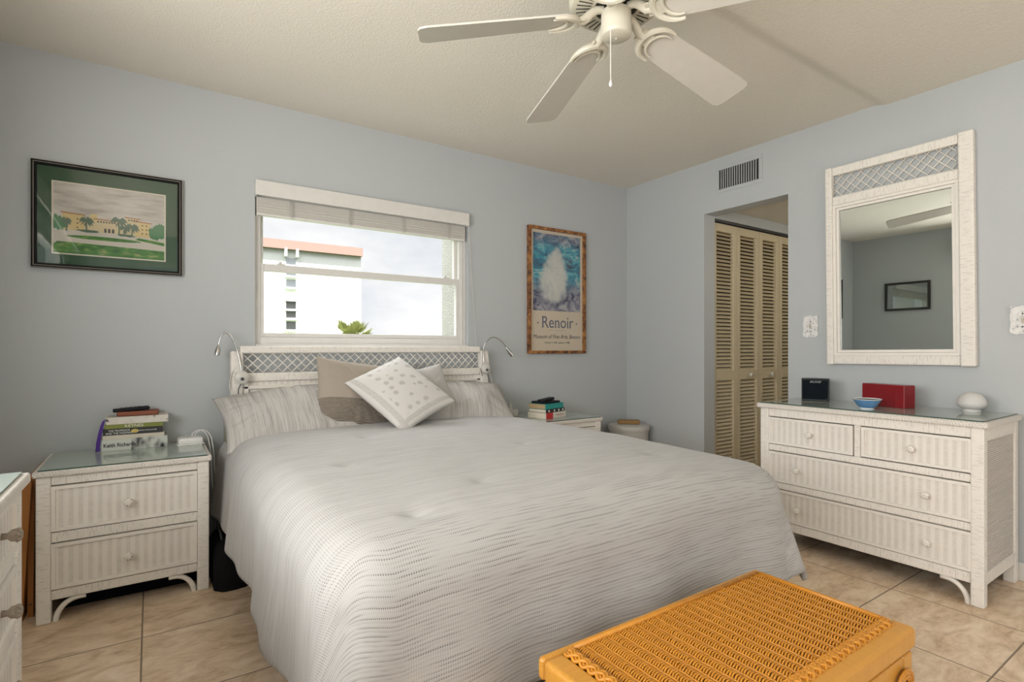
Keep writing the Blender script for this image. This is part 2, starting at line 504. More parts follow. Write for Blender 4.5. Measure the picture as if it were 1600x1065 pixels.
def tag(o, label=None, cat=None, group=None, kind=None):
    if label: o['label'] = label
    if cat: o['category'] = cat
    if group: o['group'] = group
    if kind: o['kind'] = kind
    return o
def thing(name, label, cat, loc=(0, 0, 0), rot=(0, 0, 0), group=None, kind=None):
    e = bpy.data.objects.new(name, None); COL.objects.link(e)
    e.empty_display_size = 0.05
    e.location = loc; e.rotation_euler = rot
    return tag(e, label, cat, group, kind)
def struct(o, label=None, cat=None):
    return tag(o, label, cat, None, 'structure')
def copy_tree(o, parent=None):
    c = o.copy(); COL.objects.link(c)
    if parent is not None: c.parent = parent
    for ch in list(o.children): copy_tree(ch, c)
    return c

def arc_pts(ctrl, n=28):
    P_ = [Vector(c) for c in ctrl]; out = []
    for s in range(len(P_) - 1):
        p0, p1, p2, p3 = P_[max(s - 1, 0)], P_[s], P_[s + 1], P_[min(s + 2, len(P_) - 1)]
        for k in range(n // 4):
            t_ = k / (n // 4)
            out.append(0.5 * ((2 * p1) + (p2 - p0) * t_ + (2 * p0 - 5 * p1 + 4 * p2 - p3) * t_ * t_ + (3 * p1 - p0 - 3 * p2 + p3) * t_ ** 3))
    out.append(P_[-1]); return out
def text(name, body, size, loc, rot, mat, parent, align='CENTER', shear=0.0, sx=1.0, ext=0.0003, bold=0.0):
    cu = bpy.data.curves.new(name, 'FONT')
    cu.body = body; cu.size = size; cu.align_x = align; cu.align_y = 'CENTER'; cu.shear = shear; cu.extrude = ext; cu.offset = bold
    tmp = bpy.data.objects.new(name + '_tmp', cu); COL.objects.link(tmp)
    bpy.context.view_layer.update()
    me = bpy.data.meshes.new_from_object(tmp.evaluated_get(bpy.context.evaluated_depsgraph_get()))
    bpy.data.objects.remove(tmp)
    me.name = name
    ob = bpy.data.objects.new(name, me); COL.objects.link(ob)
    me.materials.clear(); me.materials.append(mat)
    ob.parent = parent; ob.location = loc; ob.rotation_euler = rot; ob.scale = (sx, 1, 1)
    return ob

# ------------------------------------------------------------------ the room
H = 2.44
XL, YF = -4.12, -4.5           # left wall, front wall
b = MB(); b.box(XL - 2.2, 2.2, YF - 1.9, 0.2, -0.12, 0); struct(b.build('floor', M['tile']), 'beige mottled square floor tiles with thin grout lines', 'floor')

b = MB()
prof = [(0.2, H), (-1.875, H)] + [(-1.875 - 0.09 * k / 10, H - 0.017 * (0.5 - 0.5 * cos(pi * k / 10))) for k in range(1, 11)] + [(YF - 0.2, H - 0.017)]
for i in range(len(prof) - 1):
    (ya, za), (yb, zb) = prof[i], prof[i + 1]
    b.quadpts([(XL - 0.15, ya, za), (0.13, ya, za), (0.13, yb, zb), (XL - 0.15, yb, zb)])
b.box(XL - 0.15, 0.13, YF - 0.2, 0.2, H + 0.001, H + 0.15)
struct(b.build('ceiling', M['ceiling'], smooth='auto', weld=True), 'cream textured ceiling with a shallow seam step', 'ceiling')

WX0, WX1, WZ0, WZ1 = -2.885, -1.545, 1.10, 2.0
b = MB()
b.box(XL - 0.15, WX0, 0, 0.2, 0, H); b.box(WX1, 0.13, 0, 0.2, 0, H)
b.box(WX0, WX1, 0, 0.2, 0, WZ0); b.box(WX0, WX1, 0, 0.2, WZ1, H)
struct(b.build('wall_back', M['wall']), 'blue-grey wall behind the bed, with the window', 'wall')
DY0, DY1, DZ = -0.771, -1.394, 2.063
b = MB()
b.box(0, 0.127, DY0, 0.0, 0, H); b.box(0, 0.127, YF, DY1, 0, H); b.box(0, 0.127, DY1, DY0, DZ, H)
struct(b.build('wall_right', M['wall']), 'blue-grey wall with doorway, mirror and dresser', 'wall')
LY0, LY1, LZ0, LZ1 = -4.15, -1.25, 0.86, 2.12
b = MB(); b.box(XL - 0.15, XL, LY1, 0, 0, H); b.box(XL - 0.15, XL, YF, LY0, 0, H); b.box(XL - 0.15, XL, LY0, LY1, LZ1, H); b.box(XL - 0.15, XL, LY0, LY1, 0, LZ0)
struct(b.build('wall_left', M['wall']), 'blue-grey wall seen only in the mirror', 'wall')
b = MB()
SX0, SX1, SZ = -3.5, -0.4, 2.12
b.box(XL - 0.15, SX0, YF - 0.15, YF, 0, H); b.box(SX1, 0.13, YF - 0.15, YF, 0, H); b.box(SX0, SX1, YF - 0.15, YF, SZ, H)
struct(b.build('wall_front', M['wall']), 'wall behind the camera with sliding glass doors', 'wall')
sdoor = thing('door_2', 'sliding glass balcony door behind the camera', 'door', (0, 0, 0), kind='structure')
for k in range(2):
    xa = SX0 + k * (SX1 - SX0) / 2; xb = xa + (SX1 - SX0) / 2
    b = MB(); ya = YF - 0.06 - 0.04 * k
    b.box(xa, xa + 0.05, ya, ya + 0.035, 0, SZ); b.box(xb - 0.05, xb, ya, ya + 0.035, 0, SZ)
    b.box(xa + 0.05, xb - 0.05, ya, ya + 0.035, 0, 0.07); b.box(xa + 0.05, xb - 0.05, ya, ya + 0.035, SZ - 0.06, SZ)
    fr = b.build('door_frame', M['trim'], sdoor, bevel=0.003)
    b = MB(); b.box(xa + 0.05, xb - 0.05, ya + 0.015, ya + 0.02, 0.07, SZ - 0.06); b.build('pane', M['pane'], fr)
sdl = thing('window_2', 'wide sliding window in the left wall beside the camera', 'window', (0, 0, 0), kind='structure')
for k in range(2):
    ya = LY0 + k * (LY1 - LY0) / 2; yb = ya + (LY1 - LY0) / 2
    b = MB(); xa = XL - 0.06 - 0.04 * k
    b.box(xa, xa + 0.035, ya, ya + 0.05, LZ0, LZ1); b.box(xa, xa + 0.035, yb - 0.05, yb, LZ0, LZ1)
    b.box(xa, xa + 0.035, ya + 0.05, yb - 0.05, LZ0, LZ0 + 0.05); b.box(xa, xa + 0.035, ya + 0.05, yb - 0.05, LZ1 - 0.05, LZ1)
    fr = b.build('sash', M['trim'], sdl, bevel=0.003)
    b = MB(); b.box(xa + 0.015, xa + 0.02, ya + 0.05, yb - 0.05, LZ0 + 0.05, LZ1 - 0.05); b.build('pane', M['pane'], fr)
cb = thing('window_cornice', 'white cornice board over the left wall window, its end showing in the mirror', 'cornice', (XL, -1.08, 2.16))
b = MB(); b.box(0.0, 0.13, -3.2, 0.0, 0.10, 0.115); b.box(0.115, 0.13, -3.2, 0.0, -0.04, 0.10); b.box(0.0, 0.115, -0.015, 0.0, -0.04, 0.10); b.box(0.0, 0.115, -3.2, -3.185, -0.04, 0.10)
b.build('cornice_board', M['trim'], cb, bevel=0.003)
b = MB(); b.box(XL - 2.2, XL - 0.15, YF - 1.9, -1.6, 2.47, 2.6); b.box(XL - 0.15, 1.0, YF - 1.9, YF - 0.15, 2.47, 2.6); struct(b.build('sun_shield_slab', M['stucco']), 'added unseen slab keeping the sun out of the room', 'balcony')  # unseen slab added over door and window openings to stop the sun

# baseboards
def base(name, x0, x1, y0, y1):
    b = MB(); b.box(x0, x1, y0, y1, 0, 0.085); struct(b.build(name, M['trim'], bevel=0.004))
base('baseboard_back', XL, 0, -0.012, 0)
base('baseboard_right', -0.012, 0, YF, DY1); base('baseboard_corner', -0.012, 0, DY0, -0.012)
base('baseboard_left', XL, XL + 0.012, YF, -0.012)

# hall behind the doorway
b = MB()
b.box(2.0, 2.1, -2.2, 0.0, 0, H); b.box(0.127, 2.1, -2.3, -2.2, 0, H); b.box(0.127, 2.1, -0.05, 0.0, 0, H)
b.box(0.127, 2.0, -0.775, -0.71, 2.052, 2.14)
struct(b.build('wall_hall', M['wall']), 'hall walls and closet header beyond the doorway', 'wall')
b = MB(); b.box(0.127, 2.1, -2.3, 0, 2.128, 2.2); struct(b.build('ceiling_hall', M['ceiling']), 'lowered hall ceiling beyond the doorway', 'ceiling')
b = MB(); b.box(0.13, 1.9, -0.765, -0.735, 2.036, 2.051); struct(b.build('trim_1', M['darkgrey']), 'dark closet door track', 'track')

def bifold(name, xs, label):
    d = thing(name, label, 'door', (xs[0], -0.75, 0), kind='structure')
    for i in range(2):
        x0, x1 = xs[i] - xs[0] + 0.002, xs[i + 1] - xs[0] - 0.002
        b = MB(); w = 0.042; t0, t1 = 0.0, 0.03
        b.box(x0, x0 + w, t0, t1, 0.012, 2.03); b.box(x1 - w, x1, t0, t1, 0.012, 2.03)
        for za, zb in ((0.012, 0.12), (0.835, 0.91), (1.97, 2.03)): b.box(x0 + w, x1 - w, t0, t1, za, zb)
        p = b.build('door_panel', M['bifold'], d, bevel=0.002)
        b = MB()
        for za, zb in ((0.12, 0.835), (0.91, 1.97)):
            n = int((zb - za) / 0.0285)
            for k in range(n):
                zc = za + (k + 0.5) * (zb - za) / n; hh = 0.0138
                b.quadpts([(x0 + w, 0.004, zc - hh), (x1 - w, 0.004, zc - hh), (x1 - w, 0.026, zc + hh * 0.72), (x0 + w, 0.026, zc + hh * 0.72)])
                b.quadpts([(x0 + w, 0.011, zc - hh), (x0 + w, 0.033, zc + hh * 0.72), (x1 - w, 0.033, zc + hh * 0.72), (x1 - w, 0.011, zc - hh)])
                b.quadpts([(x0 + w, 0.004, zc - hh), (x0 + w, 0.011, zc - hh), (x1 - w, 0.011, zc - hh), (x1 - w, 0.004, zc - hh)])
        b.build('louvres', M['bifold'], p)
        if (i == 1 and name == 'door_1') or (i == 0 and name == 'door_3'):
            b = MB(); b.lathe([(0.0, 0.0), (0.006, 0.0), (0.007, 0.012), (0.014, 0.018), (0.016, 0.026), (0.010, 0.032), (0.0, 0.033)], 16, ((x0 + x1) / 2, 0.0, 0.872), 'y')
            b.build('knob', M['trim'], p, smooth=True)
    return d
bifold('door_1', [0.135, 0.44, 0.752], 'cream louvred bifold closet doors next to the doorway jamb')
bifold('door_3', [0.752, 1.045, 1.34], 'cream louvred bifold closet doors farther along the hall')
hl = thing('added_hall_lamp', 'added unseen hall lamp that brightens the closet doors', 'lamp', (1.0, -1.75, 2.128))  # lamp added out of view to brighten the closet doors
b = MB(); b.lathe([(0.0, 0.0), (0.13, 0.0), (0.13, -0.015), (0.0, -0.015)], 32); b.build('base', M['trim'], hl)
hm = NT('added_lamp_glow'); hm.b.inputs['Emission Color'].default_value = (1.0, 0.85, 0.62, 1); hm.b.inputs['Emission Strength'].default_value = 6.0
b = MB(); b.lathe([(0.12, -0.016), (0.11, -0.05), (0.07, -0.075), (0.0, -0.085)], 32); b.build('lamp_shade', hm.done((0.8, 0.75, 0.65), 0.5), hl, smooth=True)
hp_ = bpy.data.lights.new('added_hall_bulb', 'POINT'); hp_.energy = 7.0; hp_.color = (1.0, 0.90, 0.72); hp_.shadow_soft_size = 0.1  # warm point light of the added hall lamp
ho = bpy.data.objects.new('added_hall_bulb', hp_); COL.objects.link(ho); ho.location = (1.0, -1.75, 1.95)
b = MB(); b.box(0.13, 1.9, -0.7, -0.69, 0, 2.05); struct(b.build('wall_closet', M['gap']))

# ------------------------------------------------------------------ window
win = thing('window_1', 'white double-hung window above the headboard', 'window', (0, 0, 0), kind='structure')
b = MB()
GL, GR = -2.832, -1.616
b.box(WX0, GL - 0.02, 0.035, 0.11, WZ0, WZ1); b.box(GR + 0.02, WX1, 0.035, 0.11, WZ0, WZ1)
b.box(GL - 0.02, GR + 0.02, 0.035, 0.11, WZ0, 1.145); b.box(GL - 0.02, GR + 0.02, 0.035, 0.11, 1.86, WZ1)
b.box(GR + 0.035, GR + 0.042, 0.028, 0.036, WZ0, WZ1)
b.build('window_frame', M['trim'], win, bevel=0.003)
def sash(name, y0, z0, z1, bot, top):
    b = MB()
    b.box(GL - 0.02, GL, y0, y0 + 0.028, z0, z1); b.box(GR, GR + 0.02, y0, y0 + 0.028, z0, z1)
    b.box(GL, GR, y0, y0 + 0.028, z0, z0 + bot); b.box(GL, GR, y0, y0 + 0.028, z1 - top, z1)
    f = b.build(name, M['trim'], win, bevel=0.003)
    b = MB(); b.box(GL, GR, y0 + 0.012, y0 + 0.016, z0 + bot, z1 - top); b.build('pane', M['pane'], f)
    return f
lo = sash('lower_sash', 0.042, 1.145, 1.558, 0.024, 0.042)
up = sash('upper_sash', 0.074, 1.53, 1.86, 0.03, 0.02)
for xx in (-2.74, -1.69):
    b = MB(); b.box(xx - 0.022, xx + 0.022, 0.046, 0.066, 1.558, 1.566); b.box(xx - 0.012, xx + 0.004, 0.048, 0.06, 1.566, 1.578)
    b.build('latch', M['trim'], lo, bevel=0.002)
b = MB(); b.box(WX0 + 0.002, WX1 - 0.002, -0.008, 0.035, WZ0 - 0.02, WZ0 + 0.004)
b.build('window_sill', M['trim'], win, bevel=0.004)

bl = thing('window_blind', 'white faux-wood blind drawn up at the top of the window', 'blind', (-2.22, -0.03, 1.8))
b = MB(); b.box(-0.668, 0.664, -0.012, 0.0, 0.118, 0.202); b.box(-0.668, -0.656, 0, 0.05, 0.118, 0.202); b.box(0.652, 0.664, 0, 0.028, 0.118, 0.202)
b.build('valance', M['trim'], bl, bevel=0.004)
b = MB()
for k in range(24):
    z = 0.118 - 0.0036 * k
    dz = random.uniform(-0.0006, 0.0006)
    b.box(-0.657, 0.652, 0.034 - 0.001 * (k % 2), 0.060, z - 0.0026 + dz, z + dz)
sl = b.build('slat_stack', plain('blind_slats', (0.60, 0.585, 0.54), 0.5), bl); sl['kind'] = 'stuff'
b = MB(); b.box(-0.657, 0.652, 0.031, 0.062, 0.018, 0.032); b.build('bottom_rail', M['trim'], bl, bevel=0.003)
for xx in (-0.47, -0.135, 0.205, 0.53):
    b = MB()
    for q in range(7):
        b.tube([(xx - 0.012 + 0.004 * q, 0.031 + random.uniform(-.001, .001), 0.117), (xx - 0.014 + 0.0045 * q + random.uniform(-.006, .006), 0.028, 0.075), (xx - 0.008 + 0.003 * q, 0.0305, 0.02)], 0.0009, 5)
    b.build('ladder_cord', M['lampwhite'], bl)
b = MB(); b.tube([(0.667, 0.01, 0.14), (0.69, 0.012, -0.2), (0.715, 0.012, -0.5), (0.722, 0.0, -0.72)], 0.0012, 6); b.build('pull_cord', M['lampwhite'], bl)

# exterior
b = MB(); b.box(-1.5, -1.15, 0.2, 0.495, -3, 3.2); struct(b.build('wall_fin', M['stucco'], bevel=0.01), 'rough stucco wall edge outside the window', 'wall')
b = MB(); b.box(-60, 60, 0.5, 110, -6.2, -6.0); struct(b.build('ground', plain('lawn', (0.12, 0.16, 0.06), 0.95, nscale=2, var=0.3)), 'ground outside', 'ground')
FX, FY = 7.5, 65.0
bd = thing('apartment_building', 'white apartment block with a salmon roof band outside the window', 'building', (FX, FY, -6))
b = MB(); b.box(-16, 11.72, 0, 14, 0, 17.5); bw = b.build('facade', flat('white_render', (0.85, 0.85, 0.84), 0.8), bd)
b = MB(); b.box(-16.1, 11.8, -0.5, 14, 18.95, 20.0); b.build('parapet', flat('salmon_band', (0.33, 0.215, 0.182), 0.8), bd)
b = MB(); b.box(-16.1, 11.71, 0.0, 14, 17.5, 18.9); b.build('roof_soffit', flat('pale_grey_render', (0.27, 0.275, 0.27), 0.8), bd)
wx0, wx1 = 2.60, 3.70
pxz = [(17.2, 17.97), (15.9, 16.6), (14.5, 15.38), (13.04, 13.96), (11.88, 12.85), (10.8, 11.65), (9.38, 10.34), (6.0, 7.0), (3.6, 4.6), (1.2, 2.2)]
for i, (za, zb) in enumerate(pxz):
    b = MB(); b.box(wx0, wx1, -0.06, -0.02, za, zb); g = b.build('window', flat('grey_pane', (0.055, 0.055, 0.052) if i > 3 else ((0.50, 0.50, 0.44) if i == 3 else (0.16, 0.17, 0.18)), 0.3), bd)
    b = MB(); b.box(wx0 - 0.2, wx1 + 0.2, -0.35, 0.0, za - 0.28, za - 0.1); b.build('window_ledge', flat('white_ledge', (0.85, 0.85, 0.84)), g)
for xx in (wx0 - 0.1, wx1 + 0.1):
    b = MB(); b.box(xx - 0.13, xx + 0.13, -0.6, 0, 18.1, 19.05); b.build('roof_bracket', bw.data.materials[0], bd)

def palm(loc, r, n, label, seed):
    rnd = random.Random(seed)
    p = thing('palm_tree', label, 'palm tree', loc)
    b = MB(); hz = loc[2] + 6.0
    b.tube([(0, 0, -hz), (0.05, 0.02, -hz * 0.5), (0, 0, 0)], [0.16, 0.13, 0.11], 12)
    b.build('trunk', plain('palm_bark', (0.16, 0.12, 0.08), 0.9, nscale=8, var=0.3), p, smooth=True)
    b = MB()
    for k in range(n):
        az = 2 * pi * k / n + rnd.uniform(-.2, .2); el = rnd.uniform(0.05, 1.25)
        d = Vector((cos(az) * cos(el), sin(az) * cos(el), sin(el)))
        L = r * rnd.uniform(0.38, 0.52); hub = d * L
        b.tube([(0, 0, 0), d * L * 0.5 + Vector((0, 0, .02)), hub], 0.008, 5)
        side = d.cross(Vector((0, 0, 1))).normalized()
        nb = 20
        for j in range(nb):
            a = (j / (nb - 1) - 0.5) * 1.9
            q = (d * cos(a) + side * sin(a)).normalized(); ln = r * rnd.uniform(0.38, 0.55) * (1 - 0.25 * abs(a) / 1.25)
            wv = q.cross(d.cross(side)).normalized() * 0.016
            m1 = hub + q * ln * 0.5; tip = hub + q * ln + Vector((0, 0, -0.12 * ln * rnd.random()))
            b.quadpts([hub, m1 - wv, tip, m1 + wv], [(0, 0), (0, 1), (1, 1), (1, 0)])
            nn = Vector((0, 0, .006)); b.quadpts([hub + nn, m1 + wv + nn, tip, m1 - wv + nn], [(0, 0), (0, 1), (1, 1), (1, 0)])
    b.build('crown', plain('palm_frond', (0.23, 0.245, 0.066), 0.6, nscale=3, var=0.35), p)
palm((0.14, 8.0, 1.16), 0.66, 26, 'green fan palm top in the middle of the window bottom edge', 3)
palm((-0.80, 10.0, 0.90), 0.72, 12, 'small palm tip left of the bigger palm outside', 9)

# ------------------------------------------------------------------ wicker furniture
def knob_mb(c, big=1.0):
    b = MB()
    b.lathe([(0.0, 0.0), (0.010 * big, 0.0), (0.009 * big, 0.010), (0.017 * big, 0.016), (0.019 * big, 0.024), (0.013 * big, 0.032), (0.0, 0.034)], 14, c, 'y')
    for i in range(7):
        a = 2 * pi * i / 7
        p = [(c[0] + 0.018 * big * cos(a + q * 0.25) * cos(q * 0.5), c[1] - 0.022 - 0.011 * sin(q * 0.5 + 0.3), c[2] + 0.018 * big * sin(a + q * 0.25) * cos(q * 0.5)) for q in range(4)]
        b.tube(p, 0.0042 * big, 6)
    return b

def bracket_mb(x0, dirn, ztop, y):
    b = MB()
    pts = []
    for k in range(9):
        a = k / 8 * pi / 2
        pts.append((x0 + dirn * (0.012 + 0.075 * (1 - cos(a))), y, ztop - 0.008 - 0.085 * (1 - sin(a))))
    pts = [(pts[0][0], y, pts[0][2] - 0.014)] + pts + [(pts[-1][0] + dirn * 0.02, y, pts[-1][2])]
    b.tube(pts, 0.0105, 8)
    return b

def wicker_chest(t, Wd, Dp, Ht, leg_w, rows, rail_bot, knobmat, kb=0.82, rim_h=0.024, over=0.014):
    """local: x across, front at y=0 facing -y, back at y=Dp"""
    lw = leg_w; x0, x1 = over, Wd - over; zt = Ht - rim_h
    for (xa, ya) in ((x0, 0), (x1 - lw, 0), (x0, Dp - lw), (x1 - lw, Dp - lw)):
        b = MB(); b.box(xa, xa + lw, ya, ya + lw, 0, zt, long=2); b.build('leg', M['wrap'], t, bevel=0.006)
    # carcass
    b = MB(); b.box(x0 + 0.012, x1 - 0.012, 0.03, Dp - 0.01, rail_bot + 0.004, zt - 0.003); b.build('carcass', M['gap'], t)
    # rails
    zs = sorted(set([r[2] for r in rows] + [r[3] for r in rows]))
    edges = [rail_bot, min(r[2] for r in rows)]
    b = MB()
    b.box(x0 + lw, x1 - lw, 0.006, 0.034, rail_bot, min(r[2] for r in rows) - 0.0045, long=0)
    b.box(x0 + lw, x1 - lw, 0.006, 0.034, max(r[3] for r in rows) + 0.0045, zt, long=0)
    lv = sorted(set((r[2], r[3]) for r in rows))
    groups = []
    for a, c in lv:
        if groups and a < groups[-1][1]: groups[-1] = (min(groups[-1][0], a), max(groups[-1][1], c))
        else: groups.append((a, c))
    for (a, c), (a2, c2) in zip(groups, groups[1:]):
        b.box(x0 + lw, x1 - lw, 0.006, 0.034, c + 0.0045, a2 - 0.0045, long=0)
    for a, c in groups:
        rr = sorted([r for r in rows if r[2] >= a - 0.002 and r[3] <= c + 0.002])
        for ra, rb in zip(rr, rr[1:]):
            b.box(ra[1] + 0.0045, rb[0] - 0.0045, 0.006, 0.034, a - 0.0045, c + 0.0045, long=2)
    b.build('rail', M['wrap'], t, bevel=0.004)
    # sides
    for sx in (0, 1):
        xa = x0 + 0.008 if sx == 0 else x1 - 0.014
        b = MB(); b.mat = 0
        b.box(xa, xa + 0.006, lw, Dp - lw, rail_bot + 0.03, zt - 0.03)
        b.mat = 1
        xb = x0 + 0.002 if sx == 0 else x1 - 0.024
        b.box(xb, xb + 0.022, lw, Dp - lw, rail_bot, rail_bot + 0.05, long=1); b.box(xb, xb + 0.022, lw, Dp - lw, zt - 0.055, zt, long=1)
        b.build('side_panel', [M['fine'], M['wrap']], t)
    # drawers
    for (xa, xb, za, zb, ks) in rows:
        b = MB(); fr = 0.013
        b.mat = 0; b.box(xa + fr, xb - fr, 0.010, 0.024, za + fr, zb - fr)
        b.mat = 1
        b.box(xa, xb, 0.002, 0.024, za, za + fr); b.box(xa, xb, 0.002, 0.024, zb - fr, zb)
        b.box(xa, xa + fr, 0.002, 0.024, za + fr, zb - fr); b.box(xb - fr, xb, 0.002, 0.024, za + fr, zb - fr)
        d = b.build('drawer', [M['weave'], M['wwood']], t)
        for kx, kz in ks:
            knob_mb((kx, 0.010, kz), kb).build('knob', knobmat, d, smooth=True)
    # brackets
    bracket_mb(x0 + lw, 1, rail_bot, 0.02).build('bracket', M['wwood'], t, smooth=True)
    bracket_mb(x1 - lw, -1, rail_bot, 0.02).build('bracket', M['wwood'], t, smooth=True)
    # top with plaited rim, glass sheet
    b = MB()
    b.box(0, Wd, -over, 0.012, zt, Ht, long=0); b.box(0, Wd, Dp - 0.012, Dp, zt, Ht, long=0)
    b.box(0, 0.026, 0.012, Dp - 0.012, zt, Ht, long=1); b.box(Wd - 0.026, Wd, 0.012, Dp - 0.012, zt, Ht, long=1)
    b.box(0.026, Wd - 0.026, 0.012, Dp - 0.012, zt, Ht - 0.006)
    tp = b.build('top', M['braid'], t, bevel=0.007, seg=3)
    b = MB(); b.mat = 0
    gx0, gx1, gy0, gy1, gz = 0.016, Wd - 0.016, 0.0, Dp - 0.004, Ht + 0.005
    b.quadpts([(gx0, gy0, gz), (gx1, gy0, gz), (gx1, gy1, gz), (gx0, gy1, gz)])
    b.mat = 1
    c = [(gx0, gy0), (gx1, gy0), (gx1, gy1), (gx0, gy1)]
    for i in range(4):
        p, q = c[i], c[(i + 1) % 4]
        b.quadpts([(p[0], p[1], Ht), (q[0], q[1], Ht), (q[0], q[1], gz), (p[0], p[1], gz)])
    b.quadpts([(gx0, gy0, Ht), (gx0, gy1, Ht), (gx1, gy1, Ht), (gx1, gy0, Ht)])
    b.build('glass_top', [M['glasstop'], M['glassedge']], t)

NSH = 0.600
ns1 = thing('nightstand', 'white wicker two-drawer nightstand left of the bed, books and a charger on its glass top', 'nightstand', (-3.741, -0.474, 0), group=None)
ns_rows = [(0.056, 0.552, 0.358, 0.536, [(0.304, 0.440)]), (0.056, 0.552, 0.130, 0.309, [(0.304, 0.216)])]
wicker_chest(ns1, 0.609, 0.455, NSH, 0.046, ns_rows, 0.088, M['wwood'], over=0.010)
ns2 = copy_tree(ns1)
ns2.location = (-1.345, -0.474, 0)
ns2['label'] = 'white wicker nightstand mostly hidden beyond the right side of the bed'

dr = thing('dresser', 'wide white wicker dresser with four drawers under the wall mirror', 'dresser', (-0.507, -1.497, 0), (0, 0, radians(-90)))
dr_rows = [(0.060, 0.492, 0.555, 0.700, [(0.286, 0.628)]), (0.530, 0.954, 0.557, 0.700, [(0.740, 0.627)]),
           (0.060, 0.954, 0.349, 0.512, [(0.220, 0.429), (0.793, 0.430)]), (0.060, 0.954, 0.140, 0.306, [(0.224, 0.217), (0.798, 0.220)])]
wicker_chest(dr, 1.007, 0.478, 0.775, 0.046, dr_rows, 0.092, M['wwood'], rim_h=0.026)

ch = thing('chest_of_drawers', 'white wicker chest at the left edge of the photo with bare cane knobs', 'chest of drawers', (-3.62, -2.47, 0), (0, 0, radians(90)))
ch_rows = [(0.060, 0.947, a, c, [(0.18, (a + c) / 2), (0.83, (a + c) / 2)]) for a, c in ((0.605, 0.735), (0.435, 0.568), (0.265, 0.398), (0.13, 0.228))]
wicker_chest(ch, 1.007, 0.478, 0.775, 0.046, ch_rows, 0.092, M['oldknob'], kb=0.75, rim_h=0.026)

# ------------------------------------------------------------------ mirror on the right wall
def rods(b, w, h, pitch, r, y0=0.0, amp=0.004):
    """diagonal lattice in local xz, 0..w by 0..h"""
    n = int((w + h) / pitch) + 2
    for s_ in (1, -1):
        for k in range(-1, n):
            for off in (0.0,):
                c = k * pitch + off
                pts = []
                for i in range(13):
                    z = h * i / 12
                    x = c - h + z if s_ == 1 else c - z
                    if 0.0 <= x <= w: pts.append((x, y0 + s_ * amp * 0.5, z))
                if len(pts) > 1: b.tube([pts[0], pts[-1]], r, 6)
mr = thing('wall_mirror', 'large white cane mirror with a lattice top hanging above the dresser', 'mirror', (-0.004, -1.648, 0.985), (0, radians(0), radians(-90)))
mr.rotation_euler = Euler((0, radians(-0.55), radians(-90)), 'XYZ')
MW, MHt = 0.692, 1.16
b = MB(); b.box(0, 0.038, -0.042, 0, 0, MHt, long=2); b.build('frame_post', M['wrap'], mr, bevel=0.008, seg=3)
b = MB(); b.box(MW - 0.062, MW, -0.042, 0, 0, MHt, long=2); b.build('frame_post', M['wrap'], mr, bevel=0.008, seg=3)
b = MB()
b.box(0.038, MW - 0.062, -0.036, -0.004, MHt - 0.052, MHt - 0.004, long=0)
b.build('frame_rail', M['wrap'], mr, bevel=0.006)
b = MB(); b.box(0.038, MW - 0.062, -0.036, -0.004, 0.932, 0.984, long=0); b.build('frame_rail', M['wrap'], mr, bevel=0.006)
b = MB(); b.box(0.038, MW - 0.062, -0.036, -0.004, 0.004, 0.055, long=0); b.build('frame_rail', M['wrap'], mr, bevel=0.006)
b = MB()
ix0, ix1, iz0, iz1 = 0.038, MW - 0.062, 0.055, 0.932
for q in range(2):
    e = 0.016 * q; d = -0.03 + 0.007 * q; g = 0.015
    b.box(ix0 + e, ix1 - e, d, -0.006, iz0 + e, iz0 + e + g); b.box(ix0 + e, ix1 - e, d, -0.006, iz1 - e - g, iz1 - e)
    b.box(ix0 + e, ix0 + e + g, d, -0.006, iz0 + e + g, iz1 - e - g); b.box(ix1 - e - g, ix1 - e, d, -0.006, iz0 + e + g, iz1 - e - g)
b.build('inner_moulding', M['wwood'], mr, bevel=0.0012)
b = MB(); b.box(ix0 + 0.02, ix1 - 0.02, -0.012, -0.006, iz0 + 0.02, iz1 - 0.02); b.build('mirror_glass', M['mirror'], mr)
b = MB(); st = len(b.v); rods(b, MW - 0.1, 0.124, 0.052, 0.0028, -0.016)
b.xf(Matrix.Translation((0.038, 0, 0.984))); b.build('lattice', M['wwood'], mr, smooth=True)

# switches
def switch(loc, label, w=0.088, h=0.13):
    s_ = thing('light_switch', label, 'light switch', loc, (0, 0, radians(-90)))
    t = NT('shell_plate_%d' % len(bpy.data.materials))
    n_ = t.noise(t.coord('Object'), 70, 4, 0.7)
    t.bump(n_, 0.004); m = t.done(t.cramp(n_, [(0.35, (0.34, 0.34, 0.36)), (0.47, (0.66, 0.66, 0.65)), (0.7, (0.78, 0.78, 0.76))]), 0.4)
    pts = []
    for k in range(48):
        a = 2 * pi * k / 48
        sc = 1 + 0.035 * sin(9 * a)
        cx = max(-1, min(1, 1.35 * cos(a))); cz = max(-1, min(1, 1.35 * sin(a)))
        pts.append((cx * w / 2 * sc, cz * h / 2 * sc))
    b = MB(); b.prism(pts, -0.008, 0.0, 'xz'); p = b.build('cover_plate', m, s_, bevel=0.003)
    b = MB(); b.box(-0.005, 0.005, -0.012, -0.007, -0.012, 0.012); b.box(-0.003, 0.003, -0.02, -0.012, 0.0, 0.008); b.build('toggle', plain('ivory_toggle', (0.45, 0.42, 0.34), 0.4), s_)
    for zz in (-0.03, 0.03):
        b = MB(); b.lathe([(0.0, 0.0), (0.004, 0.0), (0.003, 0.002), (0, 0.002)], 10, (0, -0.008, zz), 'y'); b.build('screw', M['darkgrey'], s_)
switch((-0.001, -1.537, 1.215), 'white scalloped switch plate between doorway and mirror')
switch((-0.001, -2.50, 1.212), 'white scalloped switch plate right of the mirror')

